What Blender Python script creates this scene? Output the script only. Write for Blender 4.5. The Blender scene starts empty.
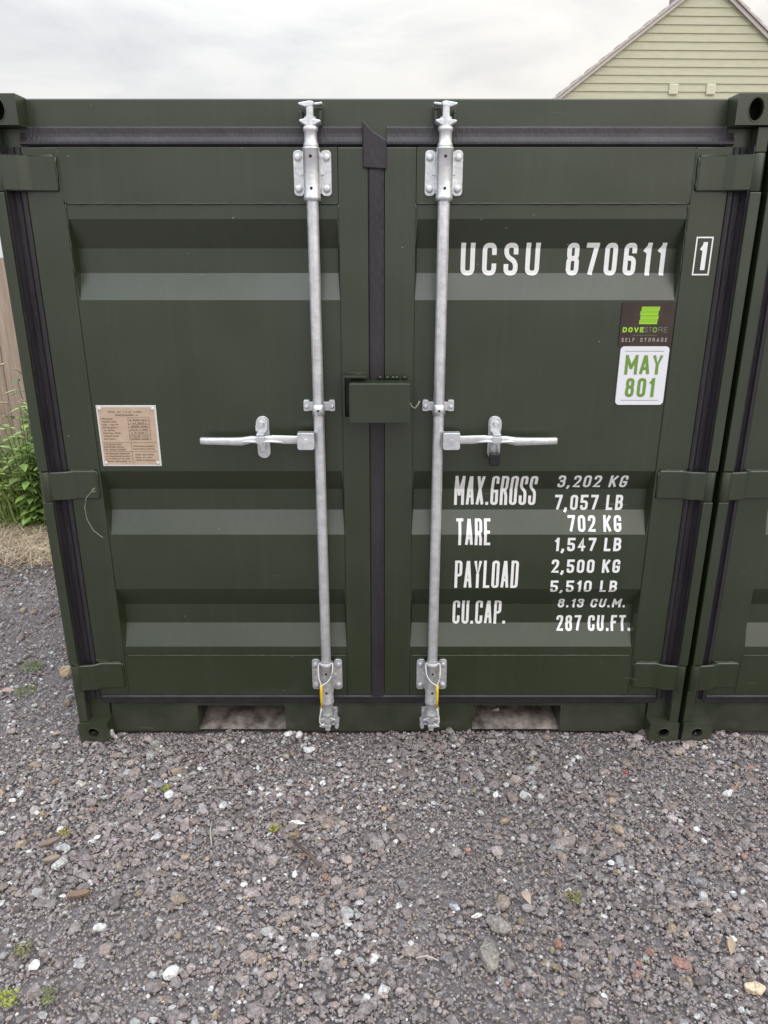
import bpy, bmesh, math, random
import numpy as np
from mathutils import Vector, Matrix, noise
S = bpy.context.scene
COL = S.collection
R = math.radians
random.seed(7)

# ------------------------------------------------------------------ camera, sky, sun, exposure
cam = bpy.data.cameras.new('camera')
cam.sensor_fit = 'HORIZONTAL'
cam.sensor_width = 36
cam.lens = 36 * 725 / 768
cam.clip_end = 2000
cam.clip_start = 0.05
co = bpy.data.objects.new('camera', cam)
COL.objects.link(co)
co.location = (0.02, -2.26, 1.678)
co.rotation_euler = (R(90 - 19), 0, 0)
S.camera = co

SUN_EL, SUN_AZ = 46, 32           # azimuth measured from -Y (behind the camera) towards +X
W = bpy.data.worlds.new('World')
S.world = W
W.use_nodes = True
nt = W.node_tree
nt.nodes.clear()
N = nt.nodes.new
L = nt.links.new
sky = N('ShaderNodeTexSky'); sky.sky_type = 'NISHITA'; sky.sun_disc = False
sky.sun_elevation = R(SUN_EL); sky.sun_rotation = R(180 - SUN_AZ)
sky.air_density = 1.5; sky.dust_density = 4
tc = N('ShaderNodeTexCoord')
mp = N('ShaderNodeMapping'); mp.inputs['Scale'].default_value = (1, 1, 3.2)
n1 = N('ShaderNodeTexNoise'); n1.inputs['Scale'].default_value = 4.5; n1.inputs['Detail'].default_value = 7; n1.inputs['Roughness'].default_value = .55
n1.inputs['Distortion'].default_value = .35
rp = N('ShaderNodeValToRGB')
rp.color_ramp.elements[0].position = .34; rp.color_ramp.elements[0].color = (.78, .785, .81, 1)
rp.color_ramp.elements[1].position = .62; rp.color_ramp.elements[1].color = (1, .99, .965, 1)
L(tc.outputs['Generated'], mp.inputs['Vector']); L(mp.outputs[0], n1.inputs['Vector']); L(n1.outputs['Fac'], rp.inputs[0])
sx = N('ShaderNodeSeparateXYZ'); L(tc.outputs['Generated'], sx.inputs[0])
mr = N('ShaderNodeMapRange'); mr.inputs['From Min'].default_value = 0; mr.inputs['From Max'].default_value = 1
mr.inputs['To Min'].default_value = 7.2; mr.inputs['To Max'].default_value = 27
pw = N('ShaderNodeMath'); pw.operation = 'POWER'; pw.inputs[1].default_value = 1.9; pw.use_clamp = True
L(sx.outputs['Z'], pw.inputs[0]); L(pw.outputs[0], mr.inputs['Value'])
vm = N('ShaderNodeVectorMath'); vm.operation = 'SCALE'
L(rp.outputs[0], vm.inputs[0]); L(mr.outputs[0], vm.inputs['Scale'])
# a little warmer towards the sun's side
wr = N('ShaderNodeMapRange'); wr.inputs['From Min'].default_value = -.1; wr.inputs['From Max'].default_value = .8
L(sx.outputs['X'], wr.inputs['Value'])
wm = N('ShaderNodeMix'); wm.data_type = 'RGBA'; wm.blend_type = 'MULTIPLY'
cm = N('ShaderNodeMix'); cm.data_type = 'RGBA'; cm.blend_type = 'MULTIPLY'
L(pw.outputs[0], cm.inputs['Factor']); L(vm.outputs[0], cm.inputs['A']); cm.inputs['B'].default_value = (.87, .975, 1.11, 1)
L(wr.outputs[0], wm.inputs['Factor']); L(cm.outputs['Result'], wm.inputs['A']); wm.inputs['B'].default_value = (1.18, 1.10, .97, 1)
mx = N('ShaderNodeMix'); mx.data_type = 'RGBA'; mx.inputs['Factor'].default_value = .93
L(sky.outputs[0], mx.inputs['A']); L(wm.outputs['Result'], mx.inputs['B'])
bg = N('ShaderNodeBackground'); bg.inputs['Strength'].default_value = .12
ow = N('ShaderNodeOutputWorld')
L(mx.outputs['Result'], bg.inputs[0]); L(bg.outputs[0], ow.inputs[0])

sl = bpy.data.lights.new('sun', 'SUN'); sl.energy = .8; sl.angle = R(75); sl.color = (1, .95, .88)
so = bpy.data.objects.new('sun', sl); COL.objects.link(so)
d = Vector((math.sin(R(SUN_AZ)) * math.cos(R(SUN_EL)), -math.cos(R(SUN_AZ)) * math.cos(R(SUN_EL)), math.sin(R(SUN_EL))))
so.rotation_euler = d.to_track_quat('Z', 'Y').to_euler()
so.location = d * 30
S.view_settings.view_transform = 'Standard'
S.view_settings.look = 'None'
S.view_settings.exposure = 0
S.view_settings.gamma = 1
S.view_settings.use_curve_mapping = False

# ------------------------------------------------------------------ materials
def mat(name, col, rough=.5, metal=0, spec=.5, ncol=None, nscale=20, bump=0, bscale=60, coat=0, vary=0, rvar=0, detail=6, stretch=None, attr=None):
    m = bpy.data.materials.new(name); m.use_nodes = True
    t = m.node_tree; b = t.nodes['Principled BSDF']
    b.inputs['Base Color'].default_value = (*col, 1)
    b.inputs['Roughness'].default_value = rough
    b.inputs['Metallic'].default_value = metal
    b.inputs['Specular IOR Level'].default_value = spec
    b.inputs['Coat Weight'].default_value = coat
    tcn = t.nodes.new('ShaderNodeTexCoord')
    vec = tcn.outputs['Object']
    if stretch:
        mpp = t.nodes.new('ShaderNodeMapping'); mpp.inputs['Scale'].default_value = stretch
        t.links.new(vec, mpp.inputs['Vector']); vec = mpp.outputs[0]
    last = None
    if attr:
        at = t.nodes.new('ShaderNodeAttribute'); at.attribute_name = attr; last = at.outputs['Color']
        if vary:
            nz = t.nodes.new('ShaderNodeTexNoise'); nz.inputs['Scale'].default_value = nscale; nz.inputs['Detail'].default_value = detail
            t.links.new(vec, nz.inputs['Vector'])
            rr = t.nodes.new('ShaderNodeMapRange'); rr.inputs['From Min'].default_value = .3; rr.inputs['From Max'].default_value = .7
            rr.inputs['To Min'].default_value = 1 - vary; rr.inputs['To Max'].default_value = 1 + vary
            t.links.new(nz.outputs['Fac'], rr.inputs['Value'])
            sc = t.nodes.new('ShaderNodeVectorMath'); sc.operation = 'SCALE'
            t.links.new(last, sc.inputs[0]); t.links.new(rr.outputs[0], sc.inputs['Scale']); last = sc.outputs[0]
    elif ncol:
        nz = t.nodes.new('ShaderNodeTexNoise'); nz.inputs['Scale'].default_value = nscale; nz.inputs['Detail'].default_value = detail
        nz.inputs['Roughness'].default_value = .6
        t.links.new(vec, nz.inputs['Vector'])
        cr = t.nodes.new('ShaderNodeValToRGB')
        cr.color_ramp.elements[0].position = .36; cr.color_ramp.elements[0].color = (*col, 1)
        cr.color_ramp.elements[1].position = .66; cr.color_ramp.elements[1].color = (*ncol, 1)
        t.links.new(nz.outputs['Fac'], cr.inputs[0]); last = cr.outputs[0]
    if last is not None:
        t.links.new(last, b.inputs['Base Color'])
    if rvar:
        n3 = t.nodes.new('ShaderNodeTexNoise'); n3.inputs['Scale'].default_value = 7; n3.inputs['Detail'].default_value = 5
        t.links.new(tcn.outputs['Object'], n3.inputs['Vector'])
        r3 = t.nodes.new('ShaderNodeMapRange'); r3.inputs['From Min'].default_value = .3; r3.inputs['From Max'].default_value = .7
        r3.inputs['To Min'].default_value = rough - rvar; r3.inputs['To Max'].default_value = rough + rvar
        t.links.new(n3.outputs['Fac'], r3.inputs['Value']); t.links.new(r3.outputs[0], b.inputs['Roughness'])
    if bump:
        n2 = t.nodes.new('ShaderNodeTexNoise'); n2.inputs['Scale'].default_value = bscale; n2.inputs['Detail'].default_value = 5
        t.links.new(vec, n2.inputs['Vector'])
        bp = t.nodes.new('ShaderNodeBump'); bp.inputs['Strength'].default_value = bump; bp.inputs['Distance'].default_value = .01
        t.links.new(n2.outputs['Fac'], bp.inputs['Height']); t.links.new(bp.outputs[0], b.inputs['Normal'])
    return m

M = {}
def paint():
    """dark green container paint: satin, faint orange peel, slight waviness, dust specks and scuffs"""
    m = bpy.data.materials.new('green_paint'); m.use_nodes = True
    t = m.node_tree; b = t.nodes['Principled BSDF']; n = t.nodes.new; l = t.links.new
    tcn = n('ShaderNodeTexCoord'); gm = n('ShaderNodeNewGeometry')
    P = gm.outputs['Position']
    a = n('ShaderNodeTexNoise'); a.inputs['Scale'].default_value = 2.3; a.inputs['Detail'].default_value = 6; l(P, a.inputs['Vector'])
    cr = n('ShaderNodeValToRGB'); e = cr.color_ramp.elements
    e[0].position = .3; e[0].color = (.0165, .0255, .0085, 1)
    e[1].position = .72; e[1].color = (.0215, .0310, .0120, 1)
    l(a.outputs['Fac'], cr.inputs[0])
    # vertical rain streaks of thin dust
    mp2 = n('ShaderNodeMapping'); mp2.inputs['Scale'].default_value = (60, 60, 1.6); l(P, mp2.inputs['Vector'])
    s = n('ShaderNodeTexNoise'); s.inputs['Scale'].default_value = 1; s.inputs['Detail'].default_value = 4; l(mp2.outputs[0], s.inputs['Vector'])
    sr = n('ShaderNodeMapRange'); sr.inputs['From Min'].default_value = .5; sr.inputs['From Max'].default_value = .85; sr.inputs['To Max'].default_value = .13
    l(s.outputs['Fac'], sr.inputs['Value'])
    m1 = n('ShaderNodeMix'); m1.data_type = 'RGBA'; l(sr.outputs[0], m1.inputs['Factor']); l(cr.outputs[0], m1.inputs['A']); m1.inputs['B'].default_value = (.085, .088, .07, 1)
    # specks
    v = n('ShaderNodeTexVoronoi'); v.inputs['Scale'].default_value = 26; l(P, v.inputs['Vector'])
    vr = n('ShaderNodeMapRange'); vr.inputs['From Min'].default_value = .035; vr.inputs['From Max'].default_value = .07; vr.inputs['To Min'].default_value = 1; vr.inputs['To Max'].default_value = 0
    l(v.outputs['Distance'], vr.inputs['Value'])
    vs = n('ShaderNodeSeparateColor'); l(v.outputs['Color'], vs.inputs[0])
    vt = n('ShaderNodeMath'); vt.operation = 'GREATER_THAN'; vt.inputs[1].default_value = .9; l(vs.outputs[0], vt.inputs[0])
    vm_ = n('ShaderNodeMath'); vm_.operation = 'MULTIPLY'; l(vr.outputs[0], vm_.inputs[0]); l(vt.outputs[0], vm_.inputs[1])
    v2 = n('ShaderNodeMath'); v2.operation = 'MULTIPLY'; v2.inputs[1].default_value = .75; l(vm_.outputs[0], v2.inputs[0])
    m2 = n('ShaderNodeMix'); m2.data_type = 'RGBA'; l(v2.outputs[0], m2.inputs['Factor']); l(m1.outputs['Result'], m2.inputs['A']); m2.inputs['B'].default_value = (.3, .3, .26, 1)
    mp3 = n('ShaderNodeMapping'); mp3.inputs['Scale'].default_value = (3, 3, 46); mp3.inputs['Rotation'].default_value = (0, R(22), 0); l(P, mp3.inputs['Vector'])
    sc1 = n('ShaderNodeTexNoise'); sc1.inputs['Scale'].default_value = 1.7; sc1.inputs['Detail'].default_value = 3; l(mp3.outputs[0], sc1.inputs['Vector'])
    sc2 = n('ShaderNodeTexNoise'); sc2.inputs['Scale'].default_value = 2.6; sc2.inputs['Detail'].default_value = 2; l(P, sc2.inputs['Vector'])
    q1 = n('ShaderNodeMapRange'); q1.inputs['From Min'].default_value = .70; q1.inputs['From Max'].default_value = .73; l(sc1.outputs['Fac'], q1.inputs['Value'])
    q2 = n('ShaderNodeMapRange'); q2.inputs['From Min'].default_value = .55; q2.inputs['From Max'].default_value = .62; q2.inputs['To Max'].default_value = .35; l(sc2.outputs['Fac'], q2.inputs['Value'])
    q3 = n('ShaderNodeMath'); q3.operation = 'MULTIPLY'; l(q1.outputs[0], q3.inputs[0]); l(q2.outputs[0], q3.inputs[1])
    m4 = n('ShaderNodeMix'); m4.data_type = 'RGBA'; l(q3.outputs[0], m4.inputs['Factor']); l(m2.outputs['Result'], m4.inputs['A']); m4.inputs['B'].default_value = (.2, .2, .17, 1)
    m2 = m4
    # splashed mud towards the ground: a thin dried film with a ragged upper edge
    sp = n('ShaderNodeSeparateXYZ'); l(P, sp.inputs[0])
    g = n('ShaderNodeTexNoise'); g.inputs['Scale'].default_value = 9; g.inputs['Detail'].default_value = 8; l(P, g.inputs['Vector'])
    gz = n('ShaderNodeMath'); gz.operation = 'MULTIPLY_ADD'; gz.inputs[1].default_value = .5; l(g.outputs['Fac'], gz.inputs[0]); l(sp.outputs['Z'], gz.inputs[2])
    gr = n('ShaderNodeMapRange'); gr.inputs['From Min'].default_value = .26; gr.inputs['From Max'].default_value = .42; gr.inputs['To Min'].default_value = .3; gr.inputs['To Max'].default_value = 0
    l(gz.outputs[0], gr.inputs['Value'])
    m3 = n('ShaderNodeMix'); m3.data_type = 'RGBA'; l(gr.outputs[0], m3.inputs['Factor']); l(m2.outputs['Result'], m3.inputs['A']); m3.inputs['B'].default_value = (.11, .1, .085, 1)
    l(m3.outputs['Result'], b.inputs['Base Color'])
    b.inputs['Roughness'].default_value = .36
    b.inputs['Specular IOR Level'].default_value = .75; b.inputs['IOR'].default_value = 1.54
    ro = n('ShaderNodeMapRange'); ro.inputs['From Min'].default_value = .3; ro.inputs['From Max'].default_value = .7; ro.inputs['To Min'].default_value = .3; ro.inputs['To Max'].default_value = .42
    r2 = n('ShaderNodeTexNoise'); r2.inputs['Scale'].default_value = 5; r2.inputs['Detail'].default_value = 7; l(P, r2.inputs['Vector']); l(r2.outputs['Fac'], ro.inputs['Value']); l(ro.outputs[0], b.inputs['Roughness'])
    b1 = n('ShaderNodeTexNoise'); b1.inputs['Scale'].default_value = 3.5; b1.inputs['Detail'].default_value = 1; l(P, b1.inputs['Vector'])
    b2 = n('ShaderNodeTexNoise'); b2.inputs['Scale'].default_value = 380; b2.inputs['Detail'].default_value = 1; l(P, b2.inputs['Vector'])
    bm1 = n('ShaderNodeBump'); bm1.inputs['Strength'].default_value = .6; bm1.inputs['Distance'].default_value = .012; l(b1.outputs['Fac'], bm1.inputs['Height'])
    bm2 = n('ShaderNodeBump'); bm2.inputs['Strength'].default_value = .25; bm2.inputs['Distance'].default_value = .0006; l(b2.outputs['Fac'], bm2.inputs['Height']); l(bm1.outputs[0], bm2.inputs['Normal'])
    l(bm2.outputs[0], b.inputs['Normal'])
    return m
M['paint'] = paint()
M['rubber'] = mat('black_rubber', (.022, .019, .024), .42, 0, .5, ncol=(.034, .030, .037), nscale=4, bump=.25, bscale=40, stretch=(4, 4, 1), rvar=.08)
M['galv'] = mat('galvanised_steel', (.66, .675, .70), .36, .7, .5, ncol=(.86, .87, .89), nscale=38, bump=.12, bscale=90, rvar=.08)
M['galv_dull'] = mat('dusty_galvanised_steel', (.44, .44, .46), .48, .5, .5, ncol=(.66, .66, .68), nscale=70, bump=.2, bscale=90)
M['hole'] = mat('dark_hole', (.01, .01, .01), .8)
M['white'] = mat('white_lettering', (.90, .90, .90), .45, 0, .4, ncol=(.83, .83, .83), nscale=14)
M['stick_white'] = mat('white_vinyl', (.80, .80, .86), .3)
M['stick_dark'] = mat('dark_vinyl', (.035, .024, .018), .22, 0, .6, ncol=(.06, .04, .03), nscale=12)
M['lime'] = mat('lime_print', (.33, .62, .04), .35)
M['lime_dark'] = mat('green_line_print', (.17, .42, .03), .35)
M['leafgreen'] = mat('green_print', (.16, .30, .045), .4)
M['greyprint'] = mat('grey_print', (.22, .22, .20), .4)
M['paleprint'] = mat('pale_print', (.55, .5, .46), .4)
M['plate'] = mat('pinkish_brass_plate', (.50, .37, .27), .38, .1, .5, ncol=(.58, .44, .33), nscale=25)
M['plate_edge'] = mat('bright_plate_edge', (.75, .73, .70), .35, .2)
M['plate_ink'] = mat('etched_dark_print', (.12, .075, .05), .6)
M['yellow'] = mat('yellow_plastic', (.75, .52, .03), .4)
M['white_cable'] = mat('white_plastic_cable', (.75, .73, .70), .45)
M['blacklock'] = mat('black_lock', (.012, .012, .014), .25, 0, .6)
M['rusty'] = mat('muddy_rusty_steel', (.12, .10, .09), .6, .1, .4, ncol=(.50, .43, .38), nscale=13, bump=.3, bscale=60, stretch=(1.5, 1, 1), detail=9)
M['inside'] = mat('dirty_dark_steel', (.03, .025, .022), .7, 0, .4, ncol=(.09, .07, .055), nscale=14, bump=.3)
M['stone'] = mat('gravel_stone', (.2, .19, .19), .82, 0, .35, attr='Col', vary=.38, nscale=130, bump=.45, bscale=220, detail=4)
M['fence'] = mat('weathered_fence_wood', (.33, .24, .19), .8, 0, .3, ncol=(.48, .385, .32), nscale=5, bump=.4, bscale=14, stretch=(9, 9, .5))
M['clad'] = mat('cream_cladding', (.51, .50, .355), .55, 0, .4, ncol=(.57, .555, .41), nscale=4, stretch=(1, 1, 6))
M['clad_dark'] = mat('cladding_backing', (.22, .2, .14), .8)
M['vent'] = mat('pale_vent_plastic', (.74, .72, .55), .5)
M['tile'] = mat('grey_pink_roof_tile', (.52, .47, .45), .8, 0, .3, ncol=(.64, .59, .56), nscale=8, bump=.3, bscale=30)
M['barge'] = mat('pale_bargeboard', (.68, .62, .58), .6, ncol=(.76, .70, .66), nscale=5)
M['chim'] = mat('grey_chimney_pot', (.33, .31, .33), .8)
M['leaf'] = mat('weed_leaf', (.045, .10, .015), .5, 0, .5, attr='Col', vary=.2, nscale=30)
M['wood'] = mat('dry_wood', (.3, .2, .12), .8, 0, .3, ncol=(.42, .3, .2), nscale=30, bump=.3, bscale=60, stretch=(1, 6, 6))
M['thread'] = mat('pale_thread', (.32, .34, .22), .8)
for k in ('leaf',):
    bb = M[k].node_tree.nodes['Principled BSDF']
    bb.inputs['Transmission Weight'].default_value = 0

def ground_mat():
    m = bpy.data.materials.new('gravelly_ground'); m.use_nodes = True
    t = m.node_tree; b = t.nodes['Principled BSDF']; n = t.nodes.new; l = t.links.new
    g = n('ShaderNodeNewGeometry')
    v = n('ShaderNodeTexVoronoi'); v.inputs['Scale'].default_value = 95; l(g.outputs['Position'], v.inputs['Vector'])
    s = n('ShaderNodeSeparateColor'); l(v.outputs['Color'], s.inputs[0])
    cr = n('ShaderNodeValToRGB'); e = cr.color_ramp.elements
    e[0].position = 0; e[0].color = (.19, .166, .169, 1); e[1].position = 1; e[1].color = (.5, .48, .48, 1)
    x = e.new(.8); x.color = (.25, .22, .224, 1); x = e.new(.93); x.color = (.26, .24, .245, 1)
    l(s.outputs[0], cr.inputs[0])
    z = n('ShaderNodeTexNoise'); z.inputs['Scale'].default_value = 1.3; z.inputs['Detail'].default_value = 6; l(g.outputs['Position'], z.inputs['Vector'])
    zr = n('ShaderNodeMapRange'); zr.inputs['From Min'].default_value = .3; zr.inputs['From Max'].default_value = .7; zr.inputs['To Min'].default_value = .75; zr.inputs['To Max'].default_value = 1.15
    l(z.outputs['Fac'], zr.inputs['Value'])
    sc = n('ShaderNodeVectorMath'); sc.operation = 'SCALE'; l(cr.outputs[0], sc.inputs[0]); l(zr.outputs[0], sc.inputs['Scale'])
    l(sc.outputs[0], b.inputs['Base Color']); b.inputs['Roughness'].default_value = .9
    bp = n('ShaderNodeBump'); bp.inputs['Strength'].default_value = .9; bp.inputs['Distance'].default_value = .006; bp.invert = True
    l(v.outputs['Distance'], bp.inputs['Height']); l(bp.outputs[0], b.inputs['Normal'])
    return m
M['ground'] = ground_mat()

# ------------------------------------------------------------------ helpers
class MB:
    """collects shapes and links them as ONE mesh object"""
    def __init__(s): s.v = []; s.f = []; s.m = []; s.sm = []
    def add(s, vs, fs, mi=0, smooth=False):
        o = len(s.v); s.v += [tuple(v) for v in vs]
        for f in fs: s.f.append(tuple(i + o for i in f)); s.m.append(mi); s.sm.append(smooth)
    def box(s, x0, x1, y0, y1, z0, z1, mi=0, bev=0):
        bm = bmesh.new(); bmesh.ops.create_cube(bm, size=1)
        for v in bm.verts:
            v.co = Vector(((x0 + x1) / 2 + v.co.x * (x1 - x0), (y0 + y1) / 2 + v.co.y * (y1 - y0), (z0 + z1) / 2 + v.co.z * (z1 - z0)))
        if bev: bmesh.ops.bevel(bm, geom=bm.edges[:], offset=bev, segments=2, profile=.5, affect='EDGES')
        s.bm(bm, mi, bool(bev) and False)
    def bm(s, bm, mi=0, smooth=False, mtx=None):
        if mtx is not None: bmesh.ops.transform(bm, matrix=mtx, verts=bm.verts)
        bm.verts.index_update()
        s.add([v.co[:] for v in bm.verts], [[v.index for v in f.verts] for f in bm.faces], mi, smooth)
        bm.free()
    def prism(s, poly, a0, a1, axis='z', mi=0, smooth=False, bev=0):
        """poly in the two other axes, extruded a0..a1 along axis"""
        def P(p, a): return {'z': (p[0], p[1], a), 'x': (a, p[0], p[1]), 'y': (p[0], a, p[1])}[axis]
        n = len(poly)
        bm = bmesh.new()
        v0 = [bm.verts.new(P(p, a0)) for p in poly]; v1 = [bm.verts.new(P(p, a1)) for p in poly]
        bm.faces.new(v0); bm.faces.new(v1[::-1])
        for i in range(n): bm.faces.new((v0[i], v1[i], v1[(i + 1) % n], v0[(i + 1) % n]))
        bmesh.ops.recalc_face_normals(bm, faces=bm.faces)
        if bev: bmesh.ops.bevel(bm, geom=bm.edges[:], offset=bev, segments=1, affect='EDGES')
        s.bm(bm, mi, smooth)
    def lathe(s, prof, c, axis='z', n=20, mi=0, smooth=True, cap=True):
        """prof = [(r, a)...] along axis through c"""
        vs = []; fs = []
        for r, a in prof:
            for k in range(n):
                t = 2 * math.pi * k / n; u, w = r * math.cos(t), r * math.sin(t)
                vs.append({'z': (c[0] + u, c[1] + w, a), 'y': (c[0] + u, a, c[1] + w), 'x': (a, c[0] + u, c[1] + w)}[axis])
        for j in range(len(prof) - 1):
            for k in range(n):
                fs.append((j * n + k, j * n + (k + 1) % n, (j + 1) * n + (k + 1) % n, (j + 1) * n + k))
        s.add(vs, fs, mi, smooth)
        if cap:
            s.add(vs[:n], [tuple(range(n))[::-1]], mi, False)
            s.add(vs[-n:], [tuple(range(n))], mi, False)
    def tube(s, pts, r, n=8, mi=0, smooth=True):
        pts = [Vector(p) for p in pts]; rs = r if isinstance(r, (list, tuple)) else [r] * len(pts)
        vs = []; fs = []; up = Vector((.13, .31, .94))
        for i, p in enumerate(pts):
            t = (pts[min(i + 1, len(pts) - 1)] - pts[max(i - 1, 0)]).normalized()
            a = t.cross(up)
            if a.length < .1: a = t.cross(Vector((1, 0, 0)))
            a.normalize(); b = t.cross(a)
            for k in range(n):
                q = 2 * math.pi * k / n
                vs.append(p + rs[i] * (a * math.cos(q) + b * math.sin(q)))
        for j in range(len(pts) - 1):
            for k in range(n):
                fs.append((j * n + k, j * n + (k + 1) % n, (j + 1) * n + (k + 1) % n, (j + 1) * n + k))
        fs.append(tuple(range(n))[::-1]); fs.append(tuple(range((len(pts) - 1) * n, len(pts) * n)))
        s.add(vs, fs, mi, smooth)
    def build(s, name, mats, parent=None, autosmooth=None, bevel=0):
        me = bpy.data.meshes.new(name)
        me.from_pydata(s.v, [], s.f)
        if not isinstance(mats, (list, tuple)): mats = [mats]
        for q in mats: me.materials.append(q)
        me.polygons.foreach_set('material_index', s.m)
        me.polygons.foreach_set('use_smooth', s.sm)
        me.update()
        bm = bmesh.new(); bm.from_mesh(me); bmesh.ops.recalc_face_normals(bm, faces=bm.faces); bm.to_mesh(me); bm.free()
        o = bpy.data.objects.new(name, me); COL.objects.link(o)
        if parent: o.parent = parent
        if bevel:
            md = o.modifiers.new('bevel', 'BEVEL'); md.width = bevel; md.segments = 2; md.limit_method = 'ANGLE'; md.angle_limit = R(40)
        return o

def tag(o, label=None, cat=None, group=None, kind=None):
    if label: o['label'] = label
    if cat: o['category'] = cat
    if group: o['group'] = group
    if kind: o['kind'] = kind
    return o
def empty(name, loc=(0, 0, 0)):
    o = bpy.data.objects.new(name, None); COL.objects.link(o); o.location = loc; o.empty_display_size = .1
    return o
def copy_tree(o, parent=None, skip=()):
    c = o.copy(); COL.objects.link(c)
    if parent: c.parent = parent
    for ch in list(o.children):
        if ch.name.split('.')[0] in skip: continue
        copy_tree(ch, c, skip)
    return c
def wob(a, b, n, amp, seed):
    """wobbly polyline from a to b, for weld beads and the like"""
    rr = random.Random(seed); a = Vector(a); b = Vector(b)
    return [a.lerp(b, i / n) + Vector((rr.uniform(-amp, amp), 0, rr.uniform(-amp, amp))) for i in range(n + 1)]
def bead(mb, a, b, r=.0022, seed=0, amp=.0012, mi=0):
    ln = (Vector(b) - Vector(a)).length; n = max(4, int(ln / .012)); rr = random.Random(seed)
    mb.tube(wob(a, b, n, amp, seed), [r * rr.uniform(.6, 1.35) for _ in range(n + 1)], 6, mi)
def rrect(cx, cz, w, h, r, n=5):
    pts = []
    for sx_, sz_, a0 in ((1, 1, 0), (-1, 1, 90), (-1, -1, 180), (1, -1, 270)):
        for k in range(n + 1):
            a = R(a0 + 90 * k / n)
            pts.append((cx + sx_ * (w / 2 - r) + r * math.cos(a), cz + sz_ * (h / 2 - r) + r * math.sin(a)))
    return pts

# ------------------------------------------------------------------ ground
def hgt(x, y):
    return .012 * noise.noise(Vector((x * 1.6, y * 1.6, 3))) + .007 * noise.noise(Vector((x * 4.5, y * 4.5, 8))) + .020 * math.exp(-((y - .045) / .06) ** 2) * (.6 + .9 * noise.noise(Vector((x * 5, 2, 2)))) * (1 if abs(x) < 1.3 else 0)
def build_ground():
    mb = MB()
    n = 40
    xs = sorted(set([-300, -80, -25, -10, -5] + [-3 + i * .15 for i in range(41)] + [3.5, 5, 10, 25, 80, 300]))
    ys = sorted(set([-300, -80, -25, -10, -5, -3] + [-2.5 + i * .15 for i in range(38)] + [4, 6, 10, 25, 80, 300]))
    vs = []
    for y in ys:
        for x in xs:
            z = 0
            if abs(x) < 3.2 and -2.6 < y < 3: z = hgt(x, y) - .007
            if x > -1.2 and y > -.02 and y < 2.4: z = min(z, -.012)
            vs.append((x, y, z - .008))
    nx = len(xs)
    fs = [(j * nx + i, j * nx + i + 1, (j + 1) * nx + i + 1, (j + 1) * nx + i) for j in range(len(ys) - 1) for i in range(nx - 1)]
    mb.add(vs, fs, 0, True)
    return tag(mb.build('ground', M['ground']), kind='structure')
build_ground()

# ------------------------------------------------------------------ the container
HW = 1.104; HT = 2.117; DEP = 1.98; DY = .045
REC = [(1.799, 1.718, 1.647, 1.569), (1.027, .955, .881, .803), (.600, .525, .451, .373)]
XO = .915; XI = .114
def face_y(x, z):
    """depth of the door's face"""
    ax = abs(x)
    if ax > XO or ax < XI: return DY - .004
    fx = min(1, max(0, (XO - ax) / .008)) if ax > .5 else min(1, max(0, (ax - XI) / .006))
    for a, b, c, d_ in REC:
        if d_ < z < a:
            fz = (a - z) / (a - b) if z > b else (1 if z > c else (z - d_) / (c - d_))
            return DY + .036 * fz * fx
    return DY

def stripsx(mb, poly, x0, x1, mi=0):
    mb.prism(poly, x0, x1, 'x', mi)

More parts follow.
